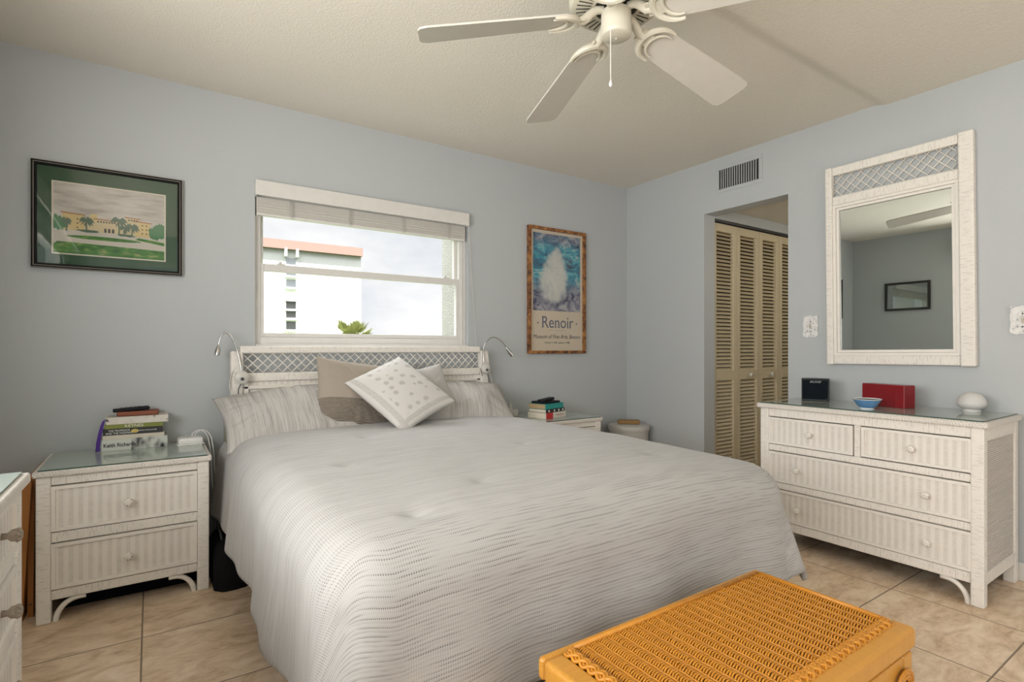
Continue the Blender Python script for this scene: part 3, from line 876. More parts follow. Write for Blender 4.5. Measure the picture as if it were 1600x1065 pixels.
# vent
vt = thing('air_vent', 'painted air vent grille with vertical slats above the doorway', 'air vent', (-0.001, -0.898, 2.211), (0, 0, radians(-90)))
b = MB(); w, h, e = 0.299, 0.136, 0.026
b.box(-e, w + e, -0.004, 0, -e, 0); b.box(-e, w + e, -0.004, 0, h, h + e); b.box(-e, 0, -0.004, 0, 0, h); b.box(w, w + e, -0.004, 0, 0, h)
b.build('vent_frame', M['wall'], vt, bevel=0.003)
b = MB(); b.box(0, w, -0.002, 0, 0, h); b.build('duct', flat('dark_duct', (0.012, 0.012, 0.012)), vt)
for k in range(1, 17):
    xx = w * k / 17
    b = MB(); b.box(xx - 0.0026, xx + 0.0026, -0.006, -0.002, 0, h); b.build('slat', M['wall'], vt)

# ------------------------------------------------------------------ ceiling fan
FCX, FCY = -2.03, -1.90
fan = thing('ceiling_fan', 'cream five-blade ceiling fan with pull chain', 'ceiling fan', (FCX, FCY, 0))
b = MB(); b.lathe([(0.0, 2.425), (0.085, 2.425), (0.09, 2.40), (0.06, 2.385), (0.06, 2.37)], 32); b.build('canopy', M['fanwhite'], fan, smooth='auto')
b = MB(); b.lathe([(0.06, 2.375), (0.12, 2.37), (0.152, 2.345), (0.162, 2.31), (0.162, 2.275), (0.154, 2.258), (0.145, 2.254), (0.076, 2.254), (0.074, 2.262), (0.0, 2.264)], 48)
hs = b.build('motor_housing', M['fanwhite'], fan, smooth='auto')
b = MB()
for k in range(40):
    a = 2 * pi * k / 40; ca, sa = cos(a), sin(a)
    for (r0, r1) in ((0.088, 0.138),):
        wv = 0.0028
        b.quadpts([(r0 * ca + wv * sa, r0 * sa - wv * ca, 2.2532), (r0 * ca - wv * sa, r0 * sa + wv * ca, 2.2532), (r1 * ca - wv * sa, r1 * sa + wv * ca, 2.2532), (r1 * ca + wv * sa, r1 * sa - wv * ca, 2.2532)])
b.build('vent_slots', M['gap'], hs)
b = MB(); b.lathe([(0.0, 2.262), (0.072, 2.262), (0.074, 2.256), (0.0, 2.2555)], 32); b.build('motor_plate', M['gap'], hs)
b = MB(); b.lathe([(0.03, 2.258), (0.034, 2.245), (0.051, 2.238), (0.053, 2.168), (0.050, 2.157), (0.046, 2.154), (0.0, 2.153)], 40); cap = b.build('switch_housing', M['fanwhite'], fan, smooth='auto')
b = MB(); b.lathe([(0.0, 2.151), (0.004, 2.149), (0.0, 2.146)], 10); b.build('screw', M['trim'], cap)
BZ = 2.205
for k, adeg in enumerate((150, 76, 0, -72, -144)):
    R = Matrix.Rotation(radians(adeg), 4, 'Z')
    r0, r1, hw0, hw1, th = 0.0, 0.53, 0.062, 0.079, 0.003      # blade local: along +x from its root
    b = MB()
    outl = [(r0, -hw0 * 0.55), (r0 + 0.03, -hw0), (r1 - 0.03, -hw1), (r1 - 0.008, -hw1 + 0.008), (r1, -hw1 + 0.028)]
    outl += [(x, -y) for x, y in outl[::-1]]
    b.prism(outl, -th, th)
    T0 = Matrix.Translation((0.15, 0, BZ)) @ Matrix.Rotation(radians(8.0), 4, 'Y') @ Matrix.Rotation(radians(-14), 4, 'X')
    b.xf(R @ T0); bd_ = b.build('blade', M['blade'], fan, bevel=0.001)
    b = MB()
    def crescent(cx, rad, hw, z, r):
        pts = [(cx - rad * cos(radians(-100 + 200 * q / 14)), hw * sin(radians(-100 + 200 * q / 14)), z) for q in range(15)]
        b.tube(pts, [r * (0.45 + 0.55 * sin(pi * q / 14)) for q in range(15)], 8)
    crescent(0.062, 0.074, 0.070, -0.009, 0.013)
    crescent(0.070, 0.050, 0.050, -0.009, 0.0065)
    b.box(-0.035, 0.022, -0.026, 0.026, -0.012, -0.003)
    b.xf(T0)
    b.tube([(0.045, 0, BZ + 0.040), (0.07, 0, BZ + 0.038), (0.092, 0, BZ + 0.022), (0.112, 0, BZ + 0.002), (0.14, 0, BZ - 0.007)], [0.013, 0.014, 0.015, 0.016, 0.014], 10)
    b.xf(R)
    b.build('blade_iron', M['fanwhite'], fan, smooth='auto')
b = MB(); cx, cy = -0.044, -0.018
b.tube([(cx, cy, 2.158), (cx, cy, 1.985)], 0.0016, 6)
pc = b.build('pull_chain', M['trim'], fan)
b = MB(); b.lathe([(0.0, 1.989), (0.003, 1.985), (0.0065, 1.973), (0.005, 1.965), (0.0, 1.962)], 12, (cx, cy, 0)); b.build('chain_pull', M['trim'], pc, smooth=True)

# ------------------------------------------------------------------ bed
BX = -2.226
bed = thing('bed', 'queen bed with a white cane lattice headboard under the window', 'bed', (BX, -0.03, 0))
for sx in (-1, 1):
    b = MB(); xc = sx * 0.758; b.box(xc - 0.03, xc + 0.03, -0.068, -0.012, 0, 1.066, long=2); b.build('headboard_post', M['wrap'], bed, bevel=0.009, seg=3)
b = MB(); b.box(-0.745, 0.728, -0.062, -0.016, 1.054, 1.094, long=0); b.build('headboard_rail', M['wrap'], bed, bevel=0.008, seg=3)
b = MB(); b.box(-0.728, 0.728, -0.060, -0.016, 0.903, 0.949, long=0); b.build('headboard_rail', M['wrap'], bed, bevel=0.008, seg=3)
b = MB(); b.box(-0.728, 0.728, -0.056, -0.02, 0.862, 0.882, long=0); b.box(-0.728, 0.728, -0.056, -0.02, 0.45, 0.49, long=0)
b.box(-0.728, -0.70, -0.056, -0.02, 0.49, 0.903, long=2); b.box(0.70, 0.728, -0.056, -0.02, 0.49, 0.903, long=2)
b.build('panel_frame', M['wwood'], bed, bevel=0.005)
b = MB(); b.box(-0.70, 0.70, -0.044, -0.03, 0.49, 0.903); b.build('headboard_panel', M['weave'], bed)
b = MB(); rods(b, 1.456, 0.105, 0.050, 0.0028, -0.004)
b.xf(Matrix.Translation((-0.728, -0.038, 0.949))); b.build('lattice', M['wwood'], bed, smooth=True)
for sx in (-1, 1):
    b = MB(); b.box(sx * 0.80 - 0.02, sx * 0.80 + 0.02, -0.18, -0.05, 0.0, 0.715); b.build('side_bracket', plain('olive_bracket', (0.30, 0.30, 0.22), 0.5), bed, bevel=0.004)
b = MB(); b.box(-0.75, 0.75, -2.06, -0.08, 0.10, 0.30); b.build('box_spring', flat('dark_box_spring', (0.10, 0.095, 0.09)), bed, bevel=0.02)
b = MB(); b.box(-0.745, 0.745, -2.06, -0.085, 0.30, 0.56); b.build('mattress', flat('white_ticking', (0.6, 0.6, 0.58)), bed, bevel=0.04)
for sx in (-1, 1):
    for yy in (-0.3, -1.36, -2.0):
        b = MB(); b.box(sx * 0.735 - 0.018, sx * 0.735 + 0.018, yy - 0.018, yy + 0.018, 0, 0.12); b.build('bed_leg', M['wwood'], bed, bevel=0.003)

# bedspread
def cover():
    wx, L, r = 0.705, 1.905, 0.125
    yh = -0.13
    zt = 0.655
    dmax = 0.455
    tufts = [(-2.774, -1.318), (-2.495, -1.802), (-2.521, -0.785), (-2.0, -1.318), (-1.78, -0.80), (-1.72, -1.80), (-2.821 + 0.02, -1.967)]
    A = wx + dmax; B = L + dmax
    nu, nv = 190, 170
    def fn(u, v):
        a = (u * 2 - 1) * A; bb = v * B
        ex = max(0.0, abs(a) - wx); ey = max(0.0, bb - L)
        d = (ex ** 4 + ey ** 4) ** 0.25      # the square corner of the cloth is eased round the mattress corner
        sx = 1 if a >= 0 else -1
        if d < 1e-6: dx = dy = 0.0; corner = 0.0
        else:
            th_ = math.atan2(ey, ex)
            corner = sin(2 * th_) ** 2
            dx, dy = cos(th_), sin(th_)
        dd = d * (1 - 0.06 * corner)
        arc = r * pi / 2
        if dd <= arc: out, down = r * sin(dd / r), r * (1 - cos(dd / r))
        else:
            e = dd - arc
            fl = 0.085 + 0.25 * corner
            out = r + fl * e; down = r + e * sqrt(1 - fl * fl)
        per = (bb if ex > ey else a)   # arclength along the edge
        ht = max(0.0, min(1.0, (dd - 0.10) / 0.35))
        fold = 0.011 * sin(per * 9.0 + 1.3) + 0.007 * sin(per * 21 + 0.4) + 0.010 * noise.noise(Vector((per * 3.1, dd * 2, 4)))
        fold *= 1 - corner
        fold += 0.010 * corner * sin(th_ * 6.0 + 0.6) if corner > 0 else 0.0
        out += fold * ht
        x = sx * (min(abs(a), wx)) + sx * dx * out
        y = yh - min(bb, L) - dy * out
        top = 1 - min(1, dd / arc)
        crown = -0.012 * (min(abs(a), wx) / wx) ** 4
        X, Y = BX + x, y
        nzv = noise.noise(Vector((X * 2.2, Y * 2.2, 0.3))) * 0.010 + noise.noise(Vector((X * 6, Y * 4, 7))) * 0.004
        z = zt + crown - down + nzv * (0.4 + 0.6 * top)
        for (tx, ty) in tufts:
            q = (X - tx) ** 2 + (Y - ty) ** 2
            if q < 0.03 and top > 0.2:
                z -= 0.010 * math.exp(-q / 0.0012) + 0.006 * math.exp(-q / 0.006)
                q2 = (Y - ty) ** 2 / 0.0002 + (X - tx) ** 2 / 0.004
                z += 0.005 * math.exp(-q2) * sin((X - tx) * 60)
        z = max(z, 0.03)
        # soft puckers across the top
        z += 0.0012 * top * noise.noise(Vector((X * 3, Y * 9, 2)))
        x += 0.004 * noise.noise(Vector((X * 5, Y * 5, z * 5 + 9)))
        return (x, y, z)
    b = MB()
    b.grid(fn, nu, nv, lambda u, v: ((u * 2 - 1) * A, v * B))
    return b
cv = cover()
bs = cv.build('bedspread', M['spread'], smooth=True)
bs.location = (BX, 0, 0)
tag(bs, 'pale grey dashed woven bedspread draped over the bed to near the floor', 'bedspread')
so = bs.modifiers.new('thick', 'SOLIDIFY'); so.thickness = 0.02; so.offset = -1

def cushion(name, mat, w, h, th, label, loc, rot, cat, seed, wrinkle=0.006, pinch=0.07, uvrot=False, group=None, n=56, flat_=0.5, sag=0.0):
    b = MB()
    rnd = random.Random(seed); ph = rnd.uniform(0, 50)
    def fn(side):
        def g(u, v):
            a, c = u * 2 - 1, v * 2 - 1
            x = w / 2 * a * (1 - pinch * (1 - c * c) * a * a)
            z = h / 2 * c * (1 - pinch * (1 - a * a) * c * c)
            e = max(0.0, (1 - a * a)) * max(0.0, (1 - c * c))
            t_ = th / 2 * e ** flat_
            P_ = Vector((x * 5 + ph, z * 5, side * 3))
            wn = noise.noise(P_) + 0.5 * noise.noise(P_ * 2.3)
            cornr = (abs(a) ** 3) * (abs(c) ** 3)
            t_ += wrinkle * wn * min(1, e * 3)
            rad = noise.noise(Vector((math.atan2(c, a + 1e-9) * 6 + ph, 0, side)))
            t_ += wrinkle * 1.2 * rad * min(1, e * 2.2) * (a * a + c * c) * 0.7
            z2 = z - sag * (1 - a * a) * 0.0
            yy = side * t_ + sag * (a * a + c * c - 0.8)
            return (x, yy, z2)
        return g
    b.grid(fn(-1), n, n, lambda u, v: (u * w, v * h))
    s0 = len(b.v)
    b.grid(lambda u, v: fn(1)(1 - u, v), n, n, lambda u, v: ((1 - u) * w, v * h))
    o = b.build(name, mat, smooth=True, weld=True)
    o.location = loc; o.rotation_euler = Euler([radians(q) for q in rot], 'YXZ') if False else Euler([radians(q) for q in rot], 'XYZ')
    m = Matrix.Translation(loc) @ Matrix.Rotation(radians(rot[2]), 4, 'Z') @ Matrix.Rotation(radians(-rot[0]), 4, 'X') @ Matrix.Rotation(radians(rot[1]), 4, 'Y')
    o.matrix_world = m
    tag(o, label, cat, group)
    return o
# rot = (lean back, roll, turn)
cushion('pillow', M['sham'], 0.66, 0.40, 0.21, 'striped grey pillow at the left end of the headboard', (-2.757, -0.272, 0.734), (54, -8, -4), 'pillow', 1, 0.022)
cushion('pillow', M['sham'], 0.66, 0.40, 0.21, 'striped grey pillow at the right end of the headboard', (-1.748, -0.275, 0.738), (54, 6, -3), 'pillow', 2, 0.022)
cushion('cushion', M['taupe'], 0.45, 0.40, 0.14, 'taupe square cushion with pleated lower band', (-2.42, -0.31, 0.827), (24, 9, 4), 'cushion', 3, 0.011)
cushion('cushion', M['greyc'], 0.42, 0.385, 0.12, 'plain grey cushion half hidden behind the white printed one', (-2.05, -0.325, 0.79), (28, -10, -4), 'cushion', 4, 0.006)
cushion('cushion', M['printed'], 0.455, 0.41, 0.13, 'white leaf-print cushion standing on its corner in front', (-2.22, -0.455, 0.840), (50, 59, -5), 'cushion', 5, 0.004, pinch=0.05)

# ------------------------------------------------------------------ wicker trunk
TX0, TX1, TY0, TY1, TZ = -2.67, -1.85, -2.712, -2.30, 0.42
tk = thing('wicker_trunk', 'honey-coloured woven cane trunk at the foot of the bed', 'trunk', (TX0, TY0, 0))
TW, TD = TX1 - TX0, TY1 - TY0
LT = 0.052
b = MB()
bw_ = 0.055
b.box(0, TW, 0, bw_, TZ - LT, TZ - 0.002, long=0); b.box(0, TW, TD - 0.022, TD, TZ - LT, TZ - 0.002, long=0)
b.box(0, bw_, bw_, TD - 0.022, TZ - LT, TZ - 0.002, long=1); b.box(TW - 0.022, TW, bw_, TD - 0.022, TZ - LT, TZ - 0.002, long=1)
lid = b.build('lid', M['canewrap'], tk, bevel=0.014, seg=4)
b = MB(); b.box(bw_ - 0.005, TW - 0.017, bw_ - 0.005, TD - 0.017, TZ - LT + 0.01, TZ - 0.010); b.build('lid_underlay', M['canedark'], lid)
b = MB()
px0, px1, py0, py1 = bw_ + 0.030, TW - 0.022, bw_ + 0.004, TD - 0.022
sp = 0.0325; pitch = 0.0064
ny = int((py1 - py0) / pitch); nc = int(round((px1 - px0) / sp)); sp = (px1 - px0) / nc
for j in range(ny):
    y = py0 + (j + 0.5) * pitch
    jz = random.uniform(-0.0005, 0.0005)
    pts = []
    for i in range(nc * 6 + 1):
        q = i / 6.0; fr_ = q - int(q)
        bow = sin(pi * fr_)
        pts.append((px0 + q * sp, y + 0.0030 * bow * bow - 0.0012 + 0.0006 * random.uniform(-1, 1), TZ - 0.0095 + 0.0072 * abs(bow) ** 0.8 + jz))
    b.tube(pts, 0.0023, 6, caps=False)
for i in range(nc + 1):
    x = px0 + i * sp
    b.tube([(x + 0.0007 * sin(k * 1.7 + i), py0 + (py1 - py0) * k / 24, TZ - 0.0052 + 0.0004 * sin(k * 2.3 + i)) for k in range(25)], 0.0021, 6)
b.build('woven_panel', M['cane'], lid, smooth=True)
def braid(b, p0, p1, wdt, r, per):
    p0, p1 = Vector(p0), Vector(p1); d = p1 - p0; L = d.length; d.normalize(); side = d.cross(Vector((0, 0, 1)))
    n = int(L / 0.004)
    for k in range(3):
        pts = []
        for i in range(n + 1):
            s_ = L * i / n; ph = 2 * pi * s_ / per + 2 * pi * k / 3
            pts.append(p0 + d * s_ + side * (wdt * sin(ph)) + Vector((0, 0, 0.0035 * cos(2 * ph))))
        for off in (-1, 1):
            b.tube([p + side * off * r * 0.9 for p in pts], r, 6, caps=False)
b = MB()
braid(b, (bw_ + 0.012, 0.02, TZ), (bw_ + 0.012, TD - 0.03, TZ), 0.010, 0.0040, 0.075)
braid(b, (0.04, bw_ - 0.006, TZ), (TW - 0.03, bw_ - 0.006, TZ), 0.010, 0.0040, 0.075)
b.build('braid_edging', M['cane'], lid, smooth=True)
b = MB()
b.tube([(bw_ + 0.03, TD - 0.024, TZ - 0.002), (TW - 0.03, TD - 0.024, TZ - 0.002)], 0.006, 8); b.tube([(TW - 0.024, 0.06, TZ - 0.002), (TW - 0.024, TD - 0.03, TZ - 0.002)], 0.006, 8)
b.build('binding_cane', M['cane'], lid, smooth=True)
b = MB(); bz = TZ - LT - 0.006; ins = 0.006
b.mat = 0; b.box(ins + 0.01, TW - ins - 0.01, ins + 0.01, TD - ins - 0.01, 0.03, bz)
b.mat = 1
for (xa, ya) in ((ins, ins), (TW - ins - 0.05, ins), (ins, TD - ins - 0.05), (TW - ins - 0.05, TD - ins - 0.05)): b.box(xa, xa + 0.05, ya, ya + 0.05, 0.0, bz, long=2)
for za in (0.03, bz - 0.055):
    b.box(ins + 0.05, TW - ins - 0.05, ins, ins + 0.02, za, za + 0.055, long=0); b.box(ins + 0.05, TW - ins - 0.05, TD - ins - 0.02, TD - ins, za, za + 0.055, long=0)
    b.box(ins, ins + 0.02, ins + 0.05, TD - ins - 0.05, za, za + 0.055, long=1); b.box(TW - ins - 0.02, TW - ins, ins + 0.05, TD - ins - 0.05, za, za + 0.055, long=1)
b.build('body', [M['canewrap'], M['canewrap']], tk, bevel=0.006)
b = MB()
for k in range(5):
    rr = 0.018 + 0.006 * k
    b.tube([(TW - 0.07 + rr * cos(a / 14 * 2 * pi), -0.002 - 0.0015 * (k % 2), 0.318 + rr * 0.75 * sin(a / 14 * 2 * pi) - 0.012) for a in range(15)], 0.0032, 6)
b.build('hasp_knot', M['cane'], tk, smooth=True)

# ------------------------------------------------------------------ pictures
def pic_frame(t, w, h, fw, mat, d=0.022, name='frame', lines=None, linemat=None):
    b = MB(); b.mat = 0
    def ring(e0, e1, y0, y1):
        b.box(e0, w - e0, y0, y1, e0, e1); b.box(e0, w - e0, y0, y1, h - e1, h - e0)
        b.box(e0, e1, y0, y1, e1, h - e1); b.box(w - e1, w - e0, y0, y1, e1, h - e1)
    ring(0, fw, -d, 0)
    mats = [mat]
    if lines:
        mats.append(linemat); b.mat = 1
        for (a, c, pr_) in lines: ring(a, c, -d - pr_, -d + 0.002)
    return b.build(name, mats, t, bevel=0.0015)

# hotel watercolour
PW, PH = 0.583, 0.489
pc1 = thing('framed_picture', 'green-matted watercolour of a yellow building in a black and silver frame', 'picture', (-3.809, -0.002, 1.449))
pic_frame(pc1, PW, PH, 0.021, plain('black_frame', (0.006, 0.006, 0.006), 0.55, spec=0.15), lines=[(0.0, 0.002, 0.001), (0.009, 0.0112, 0.001)], linemat=flat('silver_line', (0.33, 0.30, 0.25), 0.4))
b = MB(); b.box(0.02, PW - 0.02, -0.008, -0.004, 0.02, PH - 0.02); b.build('mat_board', flat('green_mat', (0.009, 0.052, 0.019), 0.8), pc1)
b = MB(); mx0, mx1, mz0, mz1 = 0.072, 0.512, 0.068, 0.405
for e in ((mx0, mx1, mz0, mz0 + 0.006), (mx0, mx1, mz1 - 0.006, mz1)): b.box(e[0], e[1], -0.0095, -0.008, e[2], e[3])
for e in ((mx0, mx0 + 0.006), (mx1 - 0.006, mx1)): b.box(e[0], e[1], -0.0095, -0.008, mz0 + 0.006, mz1 - 0.006)
b.build('mat_bevel', flat('cream_bevel', (0.55, 0.52, 0.42)), pc1)
tt = NT('watercolour_sky'); nn = tt.noise(tt.scale(tt.coord('Object'), (5, 4, 22)), 1.5, 5)
msky = tt.done(tt.cramp(nn, [(0.36, (0.33, 0.305, 0.275)), (0.5, (0.43, 0.405, 0.365)), (0.66, (0.52, 0.495, 0.45))]), 0.9)
tt = NT('watercolour_grass'); nn = tt.noise(tt.scale(tt.coord('Object'), (14, 4, 40)), 1.5, 4)
mgrass = tt.done(tt.cramp(nn, [(0.35, (0.02, 0.10, 0.015)), (0.55, (0.06, 0.19, 0.03)), (0.72, (0.30, 0.30, 0.12))]), 0.9)
art_m = [msky, flat('road_wash', (0.46, 0.43, 0.37)), mgrass, flat('ochre_wash', (0.52, 0.40, 0.18)), flat('roof_wash', (0.30, 0.15, 0.06)), flat('ink_dark', (0.03, 0.03, 0.03)), flat('palm_wash', (0.06, 0.11, 0.07)), flat('tree_wash', (0.04, 0.16, 0.06)), flat('cream_wash', (0.50, 0.42, 0.25))]
b = MB(); aw, ah = mx1 - mx0 - 0.012, mz1 - mz0 - 0.012; ox, oz = mx0 + 0.006, mz0 + 0.006
LAY = [0]
def poly(m, pts, lay):
    b.mat = m
    LAY[0] += 1
    y = -0.0085 - 0.00012 * lay - 0.0000045 * LAY[0]
    b.quadpts([(ox + max(0.0, min(1.0, p[0])) * aw, y, oz + max(0.0, min(1.0, p[1])) * ah) for p in pts])
def ell(m, cx, cz, rx, rz, lay, n=18, jag=0.0, seed=0):
    rn = random.Random(seed)
    poly(m, [(cx + rx * cos(2 * pi * k / n) * (1 + rn.uniform(-jag, jag)), cz + rz * sin(2 * pi * k / n) * (1 + rn.uniform(-jag, jag))) for k in range(n)], lay)
poly(0, [(0, 0.30), (1, 0.30), (1, 1), (0, 1)], 0)
poly(1, [(0, 0.08), (1, 0.08), (1, 0.33), (0, 0.36)], 1)
poly(2, [(0, 0.0), (1, 0.0), (1, 0.14), (0.5, 0.155), (0.03, 0.165), (0, 0.12)], 2)
ell(2, 0.44, 0.25, 0.34, 0.028, 3)
poly(2, [(0.72, 0.28), (1, 0.22), (1, 0.27), (0.75, 0.31)], 3)
poly(3, [(0.08, 0.34), (0.26, 0.34), (0.26, 0.57), (0.07, 0.58)], 3); poly(4, [(0.06, 0.575), (0.27, 0.56), (0.27, 0.578), (0.06, 0.595)], 5)
poly(8, [(0.24, 0.34), (0.75, 0.34), (0.75, 0.50), (0.36, 0.53), (0.24, 0.53)], 2); poly(4, [(0.34, 0.525), (0.57, 0.515), (0.57, 0.532), (0.34, 0.542)], 5)
poly(3, [(0.31, 0.50), (0.375, 0.50), (0.375, 0.60), (0.31, 0.60)], 4)
poly(3, [(0.72, 0.33), (0.86, 0.33), (0.86, 0.545), (0.72, 0.555)], 3); poly(4, [(0.70, 0.55), (0.88, 0.54), (0.88, 0.555), (0.70, 0.568)], 5)
poly(8, [(0.63, 0.5), (0.76, 0.49), (0.76, 0.59), (0.63, 0.60)], 3); poly(4, [(0.62, 0.597), (0.77, 0.585), (0.77, 0.60), (0.62, 0.612)], 5)
for k in range(8): poly(5, [(0.375 + 0.025 * k, 0.485), (0.389 + 0.025 * k, 0.485), (0.389 + 0.025 * k, 0.507), (0.375 + 0.025 * k, 0.507)], 6)
for k in range(3): poly(5, [(0.435 + 0.035 * k, 0.345), (0.457 + 0.035 * k, 0.345), (0.457 + 0.035 * k, 0.395), (0.446 + 0.035 * k, 0.41), (0.435 + 0.035 * k, 0.395)], 6)
for k in range(3):
    for q in (0.11, 0.195, 0.78, 0.82): poly(5, [(q, 0.375 + 0.06 * k), (q + 0.014, 0.375 + 0.06 * k), (q + 0.014, 0.392 + 0.06 * k), (q, 0.392 + 0.06 * k)], 6)
for k in range(4): poly(5, [(0.655 + 0.025 * k, 0.555), (0.668 + 0.025 * k, 0.555), (0.668 + 0.025 * k, 0.575), (0.655 + 0.025 * k, 0.575)], 6)
ell(7, 0.04, 0.43, 0.07, 0.11, 6, 24, 0.25, 1); ell(7, 0.93, 0.42, 0.09, 0.10, 6, 28, 0.25, 2); ell(7, 0.97, 0.46, 0.05, 0.10, 6, 28, 0.25, 5)
ell(6, 0.30, 0.345, 0.10, 0.018, 6, 20, 0.3, 3); ell(6, 0.64, 0.33, 0.08, 0.02, 6, 20, 0.3, 4)
rn = random.Random(11)
for (cx, cz, r) in ((0.28, 0.50, 0.075), (0.57, 0.545, 0.085), (0.69, 0.47, 0.075), (0.62, 0.44, 0.06), (0.11, 0.47, 0.05)):
    for k in range(13):
        a = 2 * pi * k / 13 + rn.uniform(-.2, .2); dx, dz = cos(a) * r, sin(a) * r * 0.9 - r * 0.25
        poly(6, [(cx, cz + 0.012), (cx + dx * 0.6 - dz * 0.12, cz + dz * 0.6 + 0.03), (cx + dx, cz + dz - 0.02), (cx + dx * 0.6 + dz * 0.12, cz + dz * 0.6 - 0.01), (cx, cz - 0.012)], 7)
    poly(6, [(cx - 0.007, 0.32), (cx + 0.007, 0.32), (cx + 0.006, cz), (cx - 0.006, cz)], 6)
b.build('watercolour', art_m, pc1)
b = MB(); b.box(0.02, PW - 0.02, -0.0145, -0.013, 0.02, PH - 0.02); b.build('picture_glass', M['picglass'], pc1)

# museum poster
RW, RH = 0.560, 0.955
pc2 = thing('framed_poster', 'tall exhibition poster in a mottled brown frame right of the bed', 'poster', (-1.047, -0.002, 1.042))
pic_frame(pc2, RW, RH, 0.022, M['burl'], 0.03)
b = MB(); b.box(0.02, RW - 0.02, -0.010, -0.004, 0.02, RH - 0.02); b.build('poster_sheet', flat('cream_poster', (0.55, 0.48, 0.37), 0.8), pc2)
tt = NT('painted_blotches')
ob_ = tt.coord('Object'); xx, yy, zz = tt.sep(ob_)
nn = tt.noise(tt.scale(ob_, (5, 5, 9), loc=(1.3, 0, 2.2)), 1.6, 6, 0.65, 1.2)
water = tt.cramp(nn, [(0.34, (0.02, 0.025, 0.04)), (0.42, (0.05, 0.10, 0.16)), (0.50, (0.03, 0.22, 0.32)), (0.57, (0.11, 0.36, 0.42)), (0.66, (0.45, 0.46, 0.40))])
dk = tt.cramp(tt.noise(tt.scale(ob_, (6, 6, 8)), 2.0, 5, 0.6, 0.8), [(0.36, (0.04, 0.04, 0.09)), (0.5, (0.17, 0.17, 0.23)), (0.64, (0.36, 0.36, 0.38))])
lowf = tt.ramp(zz, 0.60, 0.44)
topf = tt.math('MULTIPLY', tt.ramp(zz, 0.80, 0.88), tt.ramp(nn, 0.42, 0.52))
c = tt.mix(tt.math('MAXIMUM', lowf, topf), water, dk)
# a soft pale upright shape in the middle
cx_ = tt.math('SUBTRACT', xx, tt.math('MULTIPLY_ADD', tt.math('SUBTRACT', zz, 0.6), 0.10, 0.25))
wz_ = tt.lin(zz, 0.36, 0.84, 0.23, 0.075)
e1 = tt.math('DIVIDE', tt.math('ABSOLUTE', cx_), wz_)
e2 = tt.math('DIVIDE', tt.math('ABSOLUTE', tt.math('SUBTRACT', zz, 0.60)), 0.235)
n3 = tt.math('ADD', tt.math('MULTIPLY', tt.noise(ob_, 13, 5, 0.65), 0.9), tt.math('MULTIPLY', tt.noise(ob_, 5.5, 2), 0.9))
ee = tt.math('ADD', tt.math('ADD', tt.math('POWER', e1, 2.0), tt.math('POWER', e2, 4.0)), n3)
pale = tt.ramp(ee, 1.75, 1.15, 0.0, 0.95)
c = tt.mix(pale, c, tt.mix(tt.noise(tt.scale(ob_, (14, 14, 7)), 2.0, 5), (0.30, 0.36, 0.40), (0.66, 0.63, 0.54)))
mblot = tt.done(c, 0.7)
b = MB(); b.box(0.050, RW - 0.048, -0.0115, -0.010, 0.325, RH - 0.045); b.build('art_print', mblot, pc2)
ink = flat('blue_grey_ink', (0.085, 0.10, 0.17)); ink2 = flat('dark_ink', (0.06, 0.06, 0.08))
RX = (radians(90), 0, 0)
tl = text('title_lettering', 'Renoir', 0.125, (RW / 2 + 0.005, -0.0105, 0.235), RX, ink, pc2, sx=0.92)
vs = [v.co for v in tl.data.vertices]
from collections import Counter
ylo = min(v.y for v in vs); yhi = max(v.y for v in vs)
y0_ = Counter(round(v.y, 4) for v in vs if v.y < ylo + 0.2 * (yhi - ylo)).most_common(1)[0][0]
b = MB()
runs = []
for q in sorted(round(v.x, 4) for v in vs if abs(v.y - y0_) < 0.0006):
    if runs and q - runs[-1][1] < 0.02: runs[-1][1] = q
    else: runs.append([q, q])
for r0_, r1_ in runs:
    if r1_ - r0_ > 0.004: b.box(r0_ - 0.006, r1_ + 0.006, y0_, y0_ + 0.0035, -0.0003, 0.0006)
xt = [v for v in vs if v.x < -0.10]
if xt:
    yt = max(v.y for v in xt); x0_ = min(v.x for v in xt)
    b.box(x0_ - 0.007, x0_ + 0.03, yt - 0.004, yt, -0.0003, 0.0006)
sf = b.build('serifs', ink, tl)
b = MB()
for (px, pz) in ((0.095, 0.232), (RW - 0.085, 0.232)):
    b.prism([(px - 0.008, pz), (px, pz - 0.008), (px + 0.008, pz), (px, pz + 0.008)], -0.0112, -0.0104, 'xz')
# serifs
b.build('title_ornament', ink, pc2)
text('museum_lettering', 'Museum of Fine Arts, Boston', 0.043, (RW / 2, -0.0105, 0.128), RX, ink2, pc2, shear=0.3, sx=0.91)
text('date_lettering', 'October 9, 1985 - January 5, 1986', 0.018, (RW / 2, -0.0105, 0.083), RX, ink2, pc2, shear=0.2)
b = MB()
for k in range(12): b.box(RW / 2 - 0.085 + 0.0145 * k, RW / 2 - 0.085 + 0.0145 * k + 0.009, -0.0112, -0.0104, 0.176, 0.179)
b.build('dashed_rule', flat('pale_ink', (0.28, 0.26, 0.24)), pc2)
b = MB(); b.box(0.02, RW - 0.02, -0.0165, -0.015, 0.02, RH - 0.02); b.build('picture_glass', pane_mat('dull_glass', 0.03), pc2)

# small picture on the left wall, seen in the mirror
pc3 = thing('framed_picture', 'small dark-framed picture on the left wall, seen only in the mirror', 'picture', (XL + 0.002, -0.83, 1.535), (0, 0, radians(90)))
pic_frame(pc3, 0.46, 0.335, 0.026, flat('brown_black_frame', (0.02, 0.014, 0.01), 0.35))
b = MB(); b.box(0.024, 0.436, -0.008, -0.004, 0.024, 0.311); b.build('print', flat('dark_green_print', (0.06, 0.09, 0.05)), pc3)
b = MB(); b.box(0.024, 0.436, -0.0125, -0.011, 0.024, 0.311); b.build('picture_glass', pane_mat('glossy_glass', 0.16), pc3)

